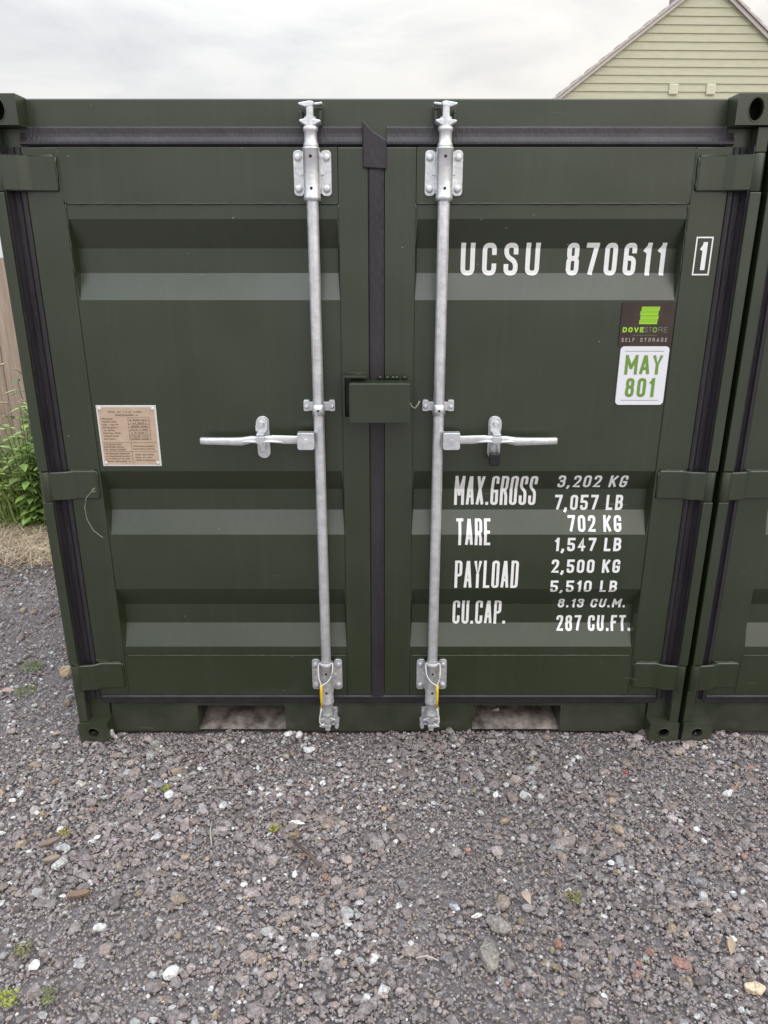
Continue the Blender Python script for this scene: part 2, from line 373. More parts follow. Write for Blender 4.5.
def casting(z0, front=True, top=False, sx_=1):
    """corner casting at +x side, front; z0 is its lower face, hollow with round holes"""
    mb = MB()
    h = .078; x0, x1 = .997, HW; y0, y1 = 0, .1
    cz = z0 + h * .5; cx = 1.051
    rx, rz = (.019, .0185) if not top else (.0195, .0285)
    n = 24
    # front wall: ring of quads between rectangle and hole
    def ring(pfun, rect, hole, depth):
        pass
    def rectpt(t, x0, x1, z0_, z1_):
        cx_, cz_ = (x0 + x1) / 2, (z0_ + z1_) / 2
        c, s_ = math.cos(t), math.sin(t)
        k = min((x1 - x0) / 2 / abs(c) if abs(c) > 1e-6 else 9, (z1_ - z0_) / 2 / abs(s_) if abs(s_) > 1e-6 else 9)
        return cx_ + c * k, cz_ + s_ * k
    ts = [2 * math.pi * k / 32 for k in range(32)]
    # corner angles of the rectangle must be in the list
    ca = math.atan2(h / 2, (x1 - x0) / 2)
    ts = sorted(set(ts + [ca, math.pi - ca, math.pi + ca, 2 * math.pi - ca]))
    outer = [rectpt(t, x0, x1, z0, z0 + h) for t in ts]
    hc = ((x0 + x1) / 2, cz)
    if rz > .03: rz = .03
    inner = [(hc[0] + rx * math.cos(t), hc[1] + rz * math.sin(t)) for t in ts]
    m = len(ts)
    vs = [(p[0], y0, p[1]) for p in outer] + [(p[0], y0, p[1]) for p in inner] + [(hc[0] + (p[0] - hc[0]) * .97, y0 + .014, hc[1] + (p[1] - hc[1]) * .97) for p in inner]
    fs = []
    for i in range(m):
        j = (i + 1) % m
        fs.append((i, j, m + j, m + i)); fs.append((m + i, m + j, 2 * m + j, 2 * m + i))
    mb.add(vs, fs)
    # shell behind
    vs = [(p[0], y0, p[1]) for p in outer] + [(p[0], y1, p[1]) for p in outer]
    fs = [(i, (i + 1) % m, m + (i + 1) % m, m + i) for i in range(m)] + [tuple(range(m, 2 * m))]
    mb.add(vs, fs)
    # inner cavity
    vs = []
    for yy in (y0 + .014, y1 - .02):
        vs += [(x0 + .012, yy, z0 + .01), (x1 - .012, yy, z0 + .01), (x1 - .012, yy, z0 + h - .01), (x0 + .012, yy, z0 + h - .01)]
    mb.add(vs, [(0, 1, 5, 4), (1, 2, 6, 5), (2, 3, 7, 6), (3, 0, 4, 7), (4, 5, 6, 7)], 1)
    # collar weld round the hole
    mb.tube([(p[0] + (p[0] - hc[0]) * .1, y0 - .0003, p[1] + (p[1] - hc[1]) * .1) for p in inner] + [(inner[0][0] + (inner[0][0] - hc[0]) * .1, y0 - .0003, inner[0][1])], .0012, 5, 0)
    if sx_ < 0: mb.v = [(-v[0], v[1], v[2]) for v in mb.v]
    return mb

def build_container():
    root = empty('shipping_container')
    G = M['paint']
    # ---- frame
    for sx_ in (-1, 1):
        for top in (False, True):
            z0 = HT + .001 - .078 if top else 0
            o = casting(z0, True, top, sx_).build('corner_casting', [G, M['inside']], root)
            c = o.copy(); COL.objects.link(c); c.parent = root
            c.scale = (1, -1, 1); c.location = (0, DEP, 0)
        # corner posts
        mb = MB()
        lips = [(.0785, .207), (.318, .931), (1.036, 1.869), (1.972, 2.0385)]
        def bx(x0, x1, y0, y1, z0, z1, bev=0):
            a, b = sorted((sx_ * x0, sx_ * x1)); mb.box(a, b, y0, y1, z0, z1, 0, bev)
        for k, (a, b) in enumerate(lips):
            y0 = .004 if k not in (0, 3) else .012
            bx(1.070, HW - .001, y0, .05, a, b, .003)
        bx(1.074, HW - .002, .030, .0498, .08, 2.037)
        bx(1.0, HW - .0015, .0502, .116, .0785, 2.0383)
        o = mb.build('corner_post', G, root)
        mb = MB(); a, b = sorted((sx_ * (HW - .07), sx_ * (HW - .001)))
        mb.box(a, b, DEP - .07, DEP - .002, .0785, 2.038, 0, .004)
        mb.build('corner_post', G, root)
    # header rail
    mb = MB()
    mb.prism([(.061, 1.975), (.061, 2.113), (.063, 2.116), (.068, 2.1175), (.14, 2.1175), (.14, 1.975)], -.9968, .9968, 'x')
    mb.build('top_rail', G, root)
    # sill with fork pockets
    mb = MB()
    P1, P2 = (-.679, -.346), (.349, .682); zt = .117; zb = .004
    for a, b in ((-.9968, P1[0]), (P1[1], P2[0]), (P2[1], .9968)):
        mb.box(a, b, .0605, .12, zb, .150)
    for a, b in (P1, P2):
        mb.box(a, b, .0605, .12, zt, .150)
        # rolled rim of the opening
        bead(mb, (a + .002, .061, zb), (a + .002, .061, zt), .0018, 3)
        bead(mb, (b - .002, .061, zb), (b - .002, .061, zt), .0018, 4)
    mb.build('bottom_rail', G, root)
    for a, b in (P1, P2):
        mb = MB()
        mb.add([(a, .12, zt), (b, .12, zt), (b, 1.9, zt), (a, 1.9, zt), (a, .062, .012), (b, .062, .012), (b, 1.9, .012), (a, 1.9, .012)], [(4, 5, 6, 7)], 0)
        mb.add([(a, .12, zt), (b, .12, zt), (b, 1.9, zt), (a, 1.9, zt), (a, .12, .012), (b, .12, .012), (b, 1.9, .012), (a, 1.9, .012)], [(0, 1, 2, 3), (0, 4, 7, 3), (1, 5, 6, 2), (3, 2, 6, 7)], 1)
        mb.build('fork_pocket', [M['rusty'], M['inside']], root)
    # rubber gaskets
    mb = MB()
    prof = [(.0608, 2.046), (.054, 2.045), (.051, 2.040), (.050, 2.026), (.048, 2.017), (.044, 2.011), (.0405, 2.004), (.040, 1.998), (.046, 1.993), (.0608, 1.993)]
    mb.prism(prof, -1.02, -.042, 'x'); mb.prism(prof, .028, 1.02, 'x')
    mb.build('top_gasket', M['rubber'], root)
    mb = MB()
    prof = [(.0600, .174), (.044, .1735), (.038, .169), (.038, .163), (.046, .159), (.047, .142), (.050, .134), (.0600, .133)]
    mb.prism(prof, -1.02, 1.02, 'x')
    mb.build('bottom_gasket', M['rubber'], root)
    for sx_ in (-1, 1):
        mb = MB()
        prof = [(1.0225, .05), (1.0225, .040), (1.027, .035), (1.034, .036), (1.038, .043), (1.045, .0485), (1.060, .0485), (1.0655, .030), (1.0665, .0125), (1.0695, .0125), (1.0695, .05)]
        mb.prism([(sx_ * x, y) for x, y in prof], .155, 1.99, 'z')
        mb.build('side_gasket', M['rubber'], root)
    mb = MB()
    prof = [(-.0255, .05), (-.0255, .041), (-.022, .0375), (.010, .0375), (.014, .040), (.0195, .040), (.0205, .05)]
    mb.prism(prof, .172, 1.933, 'z')
    # moulded cap where the centre strip meets the top one
    mb.prism([(-.041, 1.935), (.0275, 1.931), (.0275, 1.992), (.0285, 2.006), (-.012, 2.030), (-.041, 2.058)], .030, .056, 'y', bev=.003)
    mb.build('centre_gasket', M['rubber'], root)
    # sides, back, roof, floor: trapezoid corrugation
    for sx_ in (-1, 1):
        mb = MB(); pts = []; y = .12; k = 0
        seq = [(.07, 0), (.03, .03), (.07, .03), (.03, 0)]
        pts.append((sx_ * (HW - .008), y))
        while y < DEP - .13:
            for dy, off in seq:
                y = min(y + dy, DEP - .07); pts.append((sx_ * (HW - .008 - off), y))
        n = len(pts); vs = [(p[0], p[1], .12) for p in pts] + [(p[0], p[1], 2.05) for p in pts]
        mb.add(vs, [(i, i + 1, n + i + 1, n + i) for i in range(n - 1)])
        mb.build('side_panel', G, root)
        mb = MB(); a, b = sorted((sx_ * (HW - .06), sx_ * (HW - .003)))
        mb.box(a, b, .1003, DEP - .1003, 2.051, 2.114); mb.build('side_rail', G, root); mb = MB(); mb.box(a, b, .1003, DEP - .1003, .01, .119)
        mb.build('side_rail', G, root)
    mb = MB(); pts = []; x = -1.038; pts.append((x, DEP - .008))
    while x < 1.0:
        for dx, off in ((.07, 0), (.03, .03), (.07, .03), (.03, 0)):
            x = min(x + dx, 1.038); pts.append((x, DEP - .008 - off))
    n = len(pts); mb.add([(p[0], p[1], .09) for p in pts] + [(p[0], p[1], 2.05) for p in pts], [(i, i + 1, n + i + 1, n + i) for i in range(n - 1)])
    mb.box(-.9968, .9968, DEP - .06, DEP - .003, 2.0505, 2.114); mb.box(-.9968, .9968, DEP - .06, DEP - .003, .01, .0895)
    mb.build('back_panel', G, root)
    mb = MB(); mb.box(-1.047, 1.047, .141, DEP - .061, 2.090, 2.104); mb.build('roof', G, root)
    mb = MB(); mb.box(-1.047, 1.047, .121, DEP - .061, .1185, .15); mb.build('floor', M['inside'], root)

    # ---- doors
    doors = {}
    for sx_ in (-1, 1):
        mb = MB()
        xs = [XI, XI + .006, .3, .5, .7, XO - .008, XO]
        zs = [.340]
        for r_ in REC[::-1]: zs += list(r_[::-1])
        zs.append(1.839)
        vs = []
        for z in zs:
            for x in xs:
                zz = z
                y = DY
                for a, b, c, d_ in REC:
                    if abs(z - b) < 1e-6 or abs(z - c) < 1e-6:
                        y = DY + (.036 if XI + .001 < x < XO - .001 else 0)
                vs.append((sx_ * x, y, z))
        nx = len(xs)
        fs = [(j * nx + i, j * nx + i + 1, (j + 1) * nx + i + 1, (j + 1) * nx + i) for j in range(len(zs) - 1) for i in range(nx - 1)]
        mb.add(vs, fs)
        def bx(x0, x1, y0, y1, z0, z1, bev=0):
            a, b = sorted((sx_ * x0, sx_ * x1)); mb.box(a, b, y0, y1, z0, z1, 0, bev)
        # top and bottom plates
        bx(XI, XO, .0415, .06, 1.8393, 1.9905, .0012)
        bx(XI, XO, .0415, .06, .1745, .3397, .0012)
        door = mb.build('door', G, root, bevel=.006); door.modifiers['bevel'].angle_limit = R(12); door.modifiers['bevel'].segments = 3
        for f_ in door.data.polygons: f_.use_smooth = False
        doors[sx_] = door
        for x0, x1 in ((.0262 if sx_ < 0 else .0212, XI - .0004), (XO + .0004, 1.022)):
            mb = MB()
            bx(x0, x1, .041, .098, .1747, 1.9903, .003)
            mb.build('door_stile', G, door)
        for a, b, r_, sd_, am in (((XI + .002, .0425, 1.8405), (XO - .003, .0425, 1.8405), .0026, 11, .0006), ((XI + .002, .0425, .3385), (XO - .003, .0425, .3385), .0026, 12, .0006),
                                  ((XO, .0420, 1.84), (XO + .001, .0420, 1.985), .0022, 20 + sx_, .0012), ((XO - .001, .0435, 1.64), (XO - .001, .0435, 1.84), .0022, 30 + sx_, .0016),
                                  ((XI, .0430, 1.72), (XI, .0430, 1.84), .0022, 40 + sx_, .0018)):
            mb = MB(); bead(mb, (sx_ * a[0], a[1], a[2]), (sx_ * b[0], b[1], b[2]), r_, sd_, am); mb.build('weld_bead', G, door)
        # hinges
        for k, (z0, z1) in enumerate(((.211, .313), (.935, 1.031), (1.873, 1.968))):
            h = MB()
            prof = [(.926, .041), (.926, .0312), (1.000, .0300), (1.022, .016), (1.068, .010), (1.074, .010), (1.074, .020), (1.040, .026), (1.012, .036), (1.004, .041)]
            h.prism([(sx_ * x, y) for x, y in prof], z0, z1, 'z', bev=.003)
            h.lathe([(.0165, z0 - .002), (.0178, z0 + .001), (.0178, z1 - .001), (.0165, z1 + .002)], (sx_ * 1.086, .0195), 'z', 18)
            bead(h, (sx_ * .9255, .038, z0 + .004), (sx_ * .9255, .038, z1 - .004), .0034, 50 + k + sx_, .0018)
            bead(h, (sx_ * .930, .038, z1 + .001), (sx_ * 1.018, .038, z1 + .001), .0024, 60 + k + sx_, .001)
            h.build('hinge', G, door)

    # ---- locking gear
    for sx_, rx in ((-1, -.186), (1, .1925)):
        door = doors[sx_]; ry = .006
        mb = MB()
        mb.lathe([(.0172, .09), (.0172, 2.06)], (rx, ry), 'z', 24)
        mb.build('locking_rod', M['galv'], door)
        # upper and lower bearing brackets
        for zc, half, s0, s1, up in ((1.9205, .0605, 1.846, 1.984, True), (.265, .062, .165, .330, False)):
            mt = M['galv'] if up else M['galv_dull']
            mb = MB()
            for q in (-1, 1):   # two flanges
                mb.prism(rrect(rx + q * .0395, zc, .030, half * 2, .011), .0335, .0405, 'y', bev=.0012)
                # angled web between flange and sleeve
                mb.add([(rx + q * .026, .034, zc - half + .008), (rx + q * .026, .034, zc + half - .008), (rx + q * .0225, ry + .004, zc + half - .004), (rx + q * .0225, ry + .004, zc - half + .004)], [(0, 1, 2, 3)])
                mb.box(rx + q * .029 - .004, rx + q * .029 + .004, .026, .034, zc - .004, zc + .004)
            # sleeve
            mb.lathe([(.0185, s0 - .001), (.0245, s0), (.0245, s0 + .010), (.0235, s0 + .012), (.0235, s1 - .006), (.0245, s1 - .005), (.0245, s1), (.0185, s1 + .001)], (rx, ry), 'z', 24)
            b = mb.build('rod_bracket', mt, door)
            for dz in (half * .68, -half * .68):
                for q in (-1, 1):
                    mb = MB(); mb.lathe([(.0105, .0340), (.0105, .0285), (.0085, .0260), (.004, .0250)], (rx + q * .0405, zc + dz), 'y', 14)
                    mb.build('bolt', mt, door)
            zh = (zc + half * .64, zc - half * .72) if up else (zc + .032, zc - .046)
            for z in zh:
                mb = MB(); mb.lathe([(.0042, ry - .0245), (.0042, ry - .0225)], (rx, z), 'y', 12); mb.build('grease_hole', M['hole'], door)
            # cam and its keeper
            d_ = 1 if up else -1
            def Z(t): return (1.986 + t) if up else (.163 - t)
            mb = MB()
            pr = [(.0215, Z(0)), (.0215, Z(.006)), (.0185, Z(.012)), (.0178, Z(.036)), (.0205, Z(.040)), (.0215, Z(.048)), (.0150, Z(.053))]
            mb.lathe(pr if up else pr[::-1], (rx, ry), 'z', 20)
            # claw: H shaped forging
            c = Z(.078)
            # stem
            mb.prism([(rx - .010, Z(.050)), (rx + .010, Z(.050)), (rx + .009, Z(.112)), (rx - .009, Z(.112))], ry - .013, ry + .020, 'y', bev=.003)
            # lower wings
            mb.prism([(rx - .030, Z(.062)), (rx - .012, Z(.052)), (rx + .012, Z(.052)), (rx + .030, Z(.060)), (rx + .030, Z(.065)), (rx + .010, Z(.068)), (rx - .008, Z(.070)), (rx - .029, Z(.066))], ry - .016, ry + .030, 'y', bev=.002)
            # upper wings, one side longer
            TP = .112 if up else .098
            mb.prism([(rx + sx_ * .012, Z(TP - .014)), (rx + sx_ * .030, Z(TP - .009)), (rx + sx_ * .031, Z(TP - .004)), (rx - sx_ * .002, Z(TP + .001)), (rx - sx_ * .013, Z(TP - .002)), (rx - sx_ * .010, Z(TP - .012))], ry - .014, ry + .026, 'y', bev=.002)
            mb.prism([(rx - sx_ * .012, Z(TP - .006)), (rx - sx_ * .034, Z(TP - .004)), (rx - sx_ * .034, Z(TP + .001)), (rx - sx_ * .012, Z(TP - .001))], ry + .004, ry + .045, 'y', bev=.0015)
            mb.build('cam', mt, door)
            mb = MB()
            kx = rx - sx_ * .012
            # keeper bolted to the rail
            mb.prism(rrect(rx, c, .066, .058, .006), .0535, .0603, 'y', bev=.001)
            for q in (-1, 1):
                mb.prism([(rx + q * .022, c - .018), (rx + q * .031, c - .014), (rx + q * .031, c + .014), (rx + q * .022, c + .018)], .022, .0545, 'y', bev=.002)
            if not up:
                mb.lathe([(.0065, -.008), (.0075, -.003), (.0075, .05)], (rx - sx_ * .033, c - .016), 'y', 10)
            mb.build('cam_keeper', G if up else mt, door)
        # mid guide
        zc = 1.2425
        mb = MB()
        for q in (-1, 1):
            mb.prism(rrect(rx + q * .0405, zc + .004, .020, .036, .005), .033, .0445, 'y', bev=.001)
            mb.lathe([(.0065, .0335), (.0065, .028), (.004, .0265)], (rx + q * .0405, zc), 'y', 10)
        mb.box(rx - .0315, rx + .0315, .0345, .0400, zc - .012, zc + .016, 0, .001); mb.box(rx - .019, rx + .019, ry, .0346, zc - .017, zc + .013, 0, .001)
        mb.lathe([(.0175, zc - .021), (.0205, zc - .0205), (.0205, zc + .0135), (.0175, zc + .014)], (rx, ry), 'z', 20)
        mb.lathe([(.0038, ry - .0215), (.0038, ry - .019)], (rx, zc - .004), 'y', 10, mi=1)
        mb.build('rod_guide', [M['galv'], M['hole']], door)
        # handle
        hz = 1.142; s = sx_
        mb = MB()
        x0 = rx + s * .0405     # hub centre
        mb.prism(rrect(x0, hz + .002, .054, .054, .008), -.030, -.024, 'y', bev=.001)
        mb.prism(rrect(x0, hz + .002, .052, .050, .008), .004, .010, 'y', bev=.001)
        mb.box(min(x0 - .026, x0 + .026), max(x0 - .026, x0 + .026), -.0245, .0045, hz + .024, hz + .028)
        mb.lathe([(.0075, -.0340), (.0075, -.0295)], (x0, hz + .002), 'y', 12)
        mb.build('handle_hub', M['galv'], door)
        mb = MB()
        # flat inner arm
        def bar(st, mi=0):
            """sections (x, z, half height, half thickness, y) lofted as rounded bars"""
            vs = []; fs = []; n = 12
            for x, z, hh, ht, y in st:
                for k in range(n):
                    a = 2 * math.pi * k / n; ca, sa = math.cos(a), math.sin(a)
                    e = .55
                    vs.append((x, y + ht * math.copysign(abs(ca) ** e, ca), z + hh * math.copysign(abs(sa) ** e, sa)))
            m_ = len(st)
            for j in range(m_ - 1):
                for k in range(n):
                    fs.append((j * n + k, j * n + (k + 1) % n, (j + 1) * n + (k + 1) % n, (j + 1) * n + k))
            fs += [tuple(range(n)), tuple(range((m_ - 1) * n, m_ * n))]
            mb.add(vs, fs, mi, True)
        X = lambda t: x0 + s * t
        bar([(X(.0), hz + .003, .013, .004, -.010), (X(.03), hz + .003, .0135, .004, -.010), (X(.075), hz + .004, .014, .0045, -.010), (X(.105), hz + .007, .012, .006, -.012),
             (X(.14), hz + .006, .010, .007, -.014), (X(.175), hz + .005, .012, .008, -.013), (X(.205), hz - .001, .0135, .010, -.012), (X(.24), hz - .001, .0125, .0105, -.012),
             (X(.30), hz + .000, .0115, .0105, -.012), (X(.333), hz + .001, .0112, .010, -.012), (X(.336), hz + .001, .009, .008, -.012)])
        # twisted ridge along the middle
        bar([(X(.075), hz - .004, .002, .004, -.014), (X(.11), hz + .001, .003, .006, -.021), (X(.15), hz - .001, .004, .006, -.023), (X(.185), hz + .001, .003, .006, -.021), (X(.215), hz - .004, .002, .004, -.016)])
        mb.build('handle', M['galv'], door)
        # catch plate
        kx = x0 + s * .1435
        mb = MB()
        mb.prism(rrect(kx, hz + .001, .041, .138, .0190, 7), .034, .0425, 'y', bev=.001)
        mb.prism(rrect(kx, hz - .028, .018, .028, .004, 3), .006, .0335, 'y', bev=.002)
        mb.prism([(kx - .015, hz + .018), (kx + .015, hz + .018), (kx + .013, hz - .004), (kx - .013, hz - .004)], -.032, -.026, 'y', bev=.001)
        mb.build('handle_catch', M['galv'], door)
        mb = MB()
        mb.prism(rrect(kx + s * .0005, hz + .043, .037, .052, .0170, 7), .016, .0225, 'y', bev=.001)
        mb.box(kx - .012, kx + .012, -.0255, .0335, hz + .020, hz + .025, 0, .001)
        mb.lathe([(.0100, .0158), (.0100, .0060), (.0080, .0042)], (kx + s * .001, hz + .050), 'y', 16)
        mb.box(kx - .0185, kx - .0155, .006, .022, hz + .028, hz + .046)
        mb.build('catch_flap', M['galv'], door)

    # ---- lock box across the centre
    mb = MB()
    mb.box(-.1065, -.1015, -.012, .0405, 1.213, 1.3465, 0, .001)
    mb.box(-.1010, -.034, -.012, .0405, 1.3405, 1.3465, 0, .001)
    mb.box(-.1010, -.034, -.012, .0405, 1.213, 1.218, 0, .001)
    mb.box(-.086, .100, -.060, -.0555, 1.210, 1.330, 0, .0015)
    mb.box(-.0855, .0995, -.0550, .034, 1.3250, 1.3295, 0, .001)
    mb.box(.0945, .0995, -.0550, .0405, 1.2105, 1.3245, 0, .001)
    mb.box(.030, .094, -.0550, .0405, 1.2105, 1.2150, 0, .001)
    bead(mb, (-.085, -.0565, 1.3300), (.099, -.0565, 1.3300), .0018, 8, .0005)
    rr = random.Random(5)
    for x in (.008, .030, .048, .060, .085): mb.tube([(x - .008, .030, 1.333), (x, .028, 1.337), (x + .008, .03, 1.333)], [.003, .006, .003], 6)
    bead(mb, (-.10, .040, 1.348), (-.034, .040, 1.348), .0025, 9, .001)
    mb.build('lock_box', G, root)
    return root, doors

cont, doors = build_container()
tag(cont, 'dark green mini shipping container with white lettering and two galvanised rods, centre of the picture', 'shipping container', 'green storage containers')

# second container, a step to the right; its own lettering is out of the picture
c2 = copy_tree(cont)
c2.location = (2 * HW + .016, .0, 0)
tag(c2, 'dark green container beyond the narrow gap, cut off by the right edge of the picture', 'shipping container', 'green storage containers')

# ------------------------------------------------------------------ painted lettering
GL = {
 'U': (1, [([(0,1),(0,0),(1,0),(1,1)], 0, (1,2))]),
 'C': (1, [([(1,.74),(1,1),(0,1),(0,0),(1,0),(1,.26)], 0, (1,2,3,4))]),
 'S': (1, [([(1,.76),(1,1),(0,1),(0,.60),(1,.42),(1,0),(0,0),(0,.24)], 0, (1,2,3,4,5,6))]),
 '8': (1, [([(.04,.53),(.04,1),(.96,1),(.96,.53)], 1, (0,1,2,3)), ([(0,.53),(0,0),(1,0),(1,.53)], 1, (0,1,2,3))]),
 '7': (1, [([(0,1),(1,1)], 0, ()), ([(1,.97),(.38,0)], 0, ())]),
 '0': (1, [([(0,0),(0,1),(1,1),(1,0)], 1, (0,1,2,3))]),
 'O': (1, [([(0,0),(0,1),(1,1),(1,0)], 1, (0,1,2,3))]),
 '6': (1, [([(1,.80),(1,1),(0,1),(0,0),(1,0),(1,.54),(.06,.54)], 0, (1,2,3,4,5))]),
 '1': (.42, [([(1,1),(1,0)], 0, ()), ([(.1,.80),(.9,.95)], 0, ())]),
 'M': (1.5, [([(0,0),(0,1)], 0, ()), ([(1,0),(1,1)], 0, ()), ([(.02,.96),(.5,.32)], 0, ()), ([(.98,.96),(.5,.32)], 0, ())]),
 'A': (1.1, [([(0,0),(.44,1)], 0, ()), ([(.56,1),(1,0)], 0, ()), ([(.2,.27),(.8,.27)], 0, ())]),
 'X': (1.05, [([(0,0),(1,1)], 0, ()), ([(0,1),(1,0)], 0, ())]),
 'G': (1, [([(1,.78),(1,1),(0,1),(0,0),(1,0),(1,.44),(.62,.44)], 0, (1,2,3,4))]),
 'R': (1, [([(0,0),(0,1),(1,1),(1,.50),(0,.50)], 0, (2,3)), ([(.55,.5),(.98,.30),(1,0)], 0, (1,))]),
 'T': (.95, [([(0,1),(1,1)], 0, ()), ([(.5,1),(.5,0)], 0, ())]),
 'E': (.8, [([(1,1),(0,1),(0,0),(1,0)], 0, ()), ([(0,.52),(.85,.52)], 0, ())]),
 'F': (.8, [([(1,1),(0,1),(0,0)], 0, ()), ([(0,.52),(.85,.52)], 0, ())]),
 'P': (1, [([(0,0),(0,1),(1,1),(1,.46),(0,.46)], 0, (2,3))]),
 'Y': (1.05, [([(0,1),(.5,.45),(1,1)], 0, ()), ([(.5,.47),(.5,0)], 0, ())]),
 'V': (1.05, [([(0,1),(.44,0),(.56,0),(1,1)], 0, ())]),
 'L': (.8, [([(0,1),(0,0),(1,0)], 0, ())]),
 'D': (1, [([(0,0),(0,1),(1,1),(1,0)], 1, (2,3))]),
 '3': (1, [([(0,.82),(0,1),(1,1),(1,.54),(.4,.54)], 0, (1,2,3)), ([(.5,.53),(1,.53),(1,0),(0,0),(0,.18)], 0, (1,2,3))]),
 '2': (1, [([(0,.80),(0,1),(1,1),(1,.58),(0,0),(1,0)], 0, (1,2,3))]),
 'K': (1.05, [([(0,0),(0,1)], 0, ()), ([(1,1),(.05,.38)], 0, ()), ([(.35,.58),(1,0)], 0, ())]),
 'B': (1, [([(0,0),(0,1),(.95,1),(.95,.53),(0,.53)], 0, (2,3)), ([(0,.53),(1,.53),(1,0),(0,0)], 0, (1,2))]),
 '5': (1, [([(1,1),(0,1),(0,.56),(1,.56),(1,0),(0,0),(0,.18)], 0, (3,4,5))]),
 '4': (1, [([(.72,0),(.72,1),(0,.28),(1,.28)], 0, ())]),
 '.': (0, [([(0,0),(0,.02)], 0, ())]),
 ',': (0, [([(.0,.05),(-.04,-.13)], 0, ())]),
 ' ': (.55, []),
}
def fillet(pts, closed, idx, r):
    out = []; n = len(pts)
    for i, p in enumerate(pts):
        if i not in idx or (not closed and i in (0, n - 1)): out.append(p); continue
        a = Vector(pts[(i - 1) % n]); b = Vector(p); c = Vector(pts[(i + 1) % n])
        u = (a - b); v = (c - b); k = min(r, u.length * .49, v.length * .49)
        p0 = b + u.normalized() * k; p1 = b + v.normalized() * k
        for j in range(6):
            t = j / 5; out.append(tuple((1 - t) ** 2 * p0 + 2 * t * (1 - t) * b + t * t * p1))
    return out
def ribbon(pts, closed, t):
    """flat ribbon outline quads, mitred"""
    P = [Vector(p) for p in pts]; n = len(P); L_, R_ = [], []
    for i in range(n):
        if closed: a, c = P[(i - 1) % n], P[(i + 1) % n]
        else: a, c = P[max(i - 1, 0)], P[min(i + 1, n - 1)]
        d1 = (P[i] - a); d2 = (c - P[i])
        if d1.length < 1e-7: d1 = d2
        if d2.length < 1e-7: d2 = d1
        d1.normalize(); d2.normalize()
        n1_ = Vector((-d1.y, d1.x)); n2_ = Vector((-d2.y, d2.x)); m = n1_ + n2_
        if m.length < 1e-4: m = n1_
        m.normalize(); k = t / 2 / max(.72, m.dot(n1_))
        L_.append(P[i] + m * k); R_.append(P[i] - m * k)
    q = []
    for i in range(n if closed else n - 1):
        j = (i + 1) % n; q.append((L_[i], L_[j], R_[j], R_[i]))
    return q
def text_quads(s, x0, x1, z0, z1, t, gap=.55, rnd=.6, space=None, per=False):
    """condensed gothic capitals filling the box; gap in units of glyph width"""
    ws = [GL[c][0] if c != ' ' or space is None else space for c in s]
    # total = sum(w*u + t) + (n-1)*g, with g = gap*u
    n = len(s); wt = sum(ws)
    extra = sum(t if c != ' ' else 0 for c in s)
    u = (x1 - x0 - extra) / (wt + gap * (n - 1))
    x = x0; out = []; k = 0; groups = []
    for c, w in zip(s, ws):
        n0 = len(out)
        gw = w * u; hh = z1 - z0 - t
        for pts, closed, idx in GL[c][1]:
            pp = [(x + t / 2 + px * (gw if GL[c][0] else u), z0 + t / 2 + pz * hh) for px, pz in pts]
            if c == '.': pp = [(x + t / 2, z0), (x + t / 2, z0 + t * 1.1)]
            if c == ',': pp = [(x + t / 2, z0 + t), (x + t / 2 - t * .1, z0), (x - t * .1, z0 - t * .7)]
            if not closed and c not in '.,':
                for e, f_ in ((0, 1), (-1, -2)):
                    a_, b_ = Vector(pp[e]), Vector(pp[f_]); d_ = (a_ - b_).normalized()
                    k_ = t / 2 if min(abs(d_.x), abs(d_.y)) < .05 else t * .35
                    a_ = a_ + d_ * k_; pp[e] = (a_.x, min(z1, max(z0, a_.y)))
            pp = fillet(pp, closed, idx, max(gw, .001) * rnd)
            for q in ribbon(pp, closed, t): out.append((q, k))
            k = (k + 1) % 4
        x += gw + (t if c != ' ' else 0) + gap * u; groups.append(out[n0:])
    return groups if per else out
def paint_text(name, s, x0, x1, z0, z1, t, parent, gap=.55, extra=None, **kw):
    if extra: glyph_obj('frame_line', [(q_, 0) for q_ in [[Vector(p) for p in q] for q in extra]], parent, z0, z1)
    for g in text_quads(s, x0, x1, z0, z1, t, gap, per=True, **kw):
        if g: glyph_obj('letter', g, parent, z0, z1)
def glyph_obj(name, quads, parent, z0, z1):
    bm = bmesh.new()
    for j, (q, k) in enumerate(quads):
        bm.faces.new([bm.verts.new((p.x, -.0002 * k - .00002 * j, p.y)) for p in q])
    bmesh.ops.remove_doubles(bm, verts=bm.verts, dist=2.6e-5)
    zs = [z for r_ in REC for z in r_]
    for z in zs:
        if z0 - .03 < z < z1 + .03:
            bmesh.ops.bisect_plane(bm, geom=bm.verts[:] + bm.edges[:] + bm.faces[:], plane_co=(0, 0, z), plane_no=(0, 0, 1))
    for x in (XO - .008, XO):
        bmesh.ops.bisect_plane(bm, geom=bm.verts[:] + bm.edges[:] + bm.faces[:], plane_co=(x, 0, 0), plane_no=(1, 0, 0))
    for v in bm.verts: v.co.y += face_y(v.co.x, v.co.z) - .0009
    me = bpy.data.meshes.new(name); bm.to_mesh(me); bm.free(); me.materials.append(M['white'])
    o = bpy.data.objects.new(name, me); COL.objects.link(o); o.parent = parent
    return o
DR = doors[1]; DLf = doors[-1]
T = .0097
paint_text('lettering', 'UCSU', .254, .494, 1.640, 1.734, .0140, DR, .8)
paint_text('lettering', '870611', .576, .876, 1.640, 1.734, .0140, DR, .8)
z0, z1, a, b, w = 1.641, 1.750, .9480, .9990, .0042
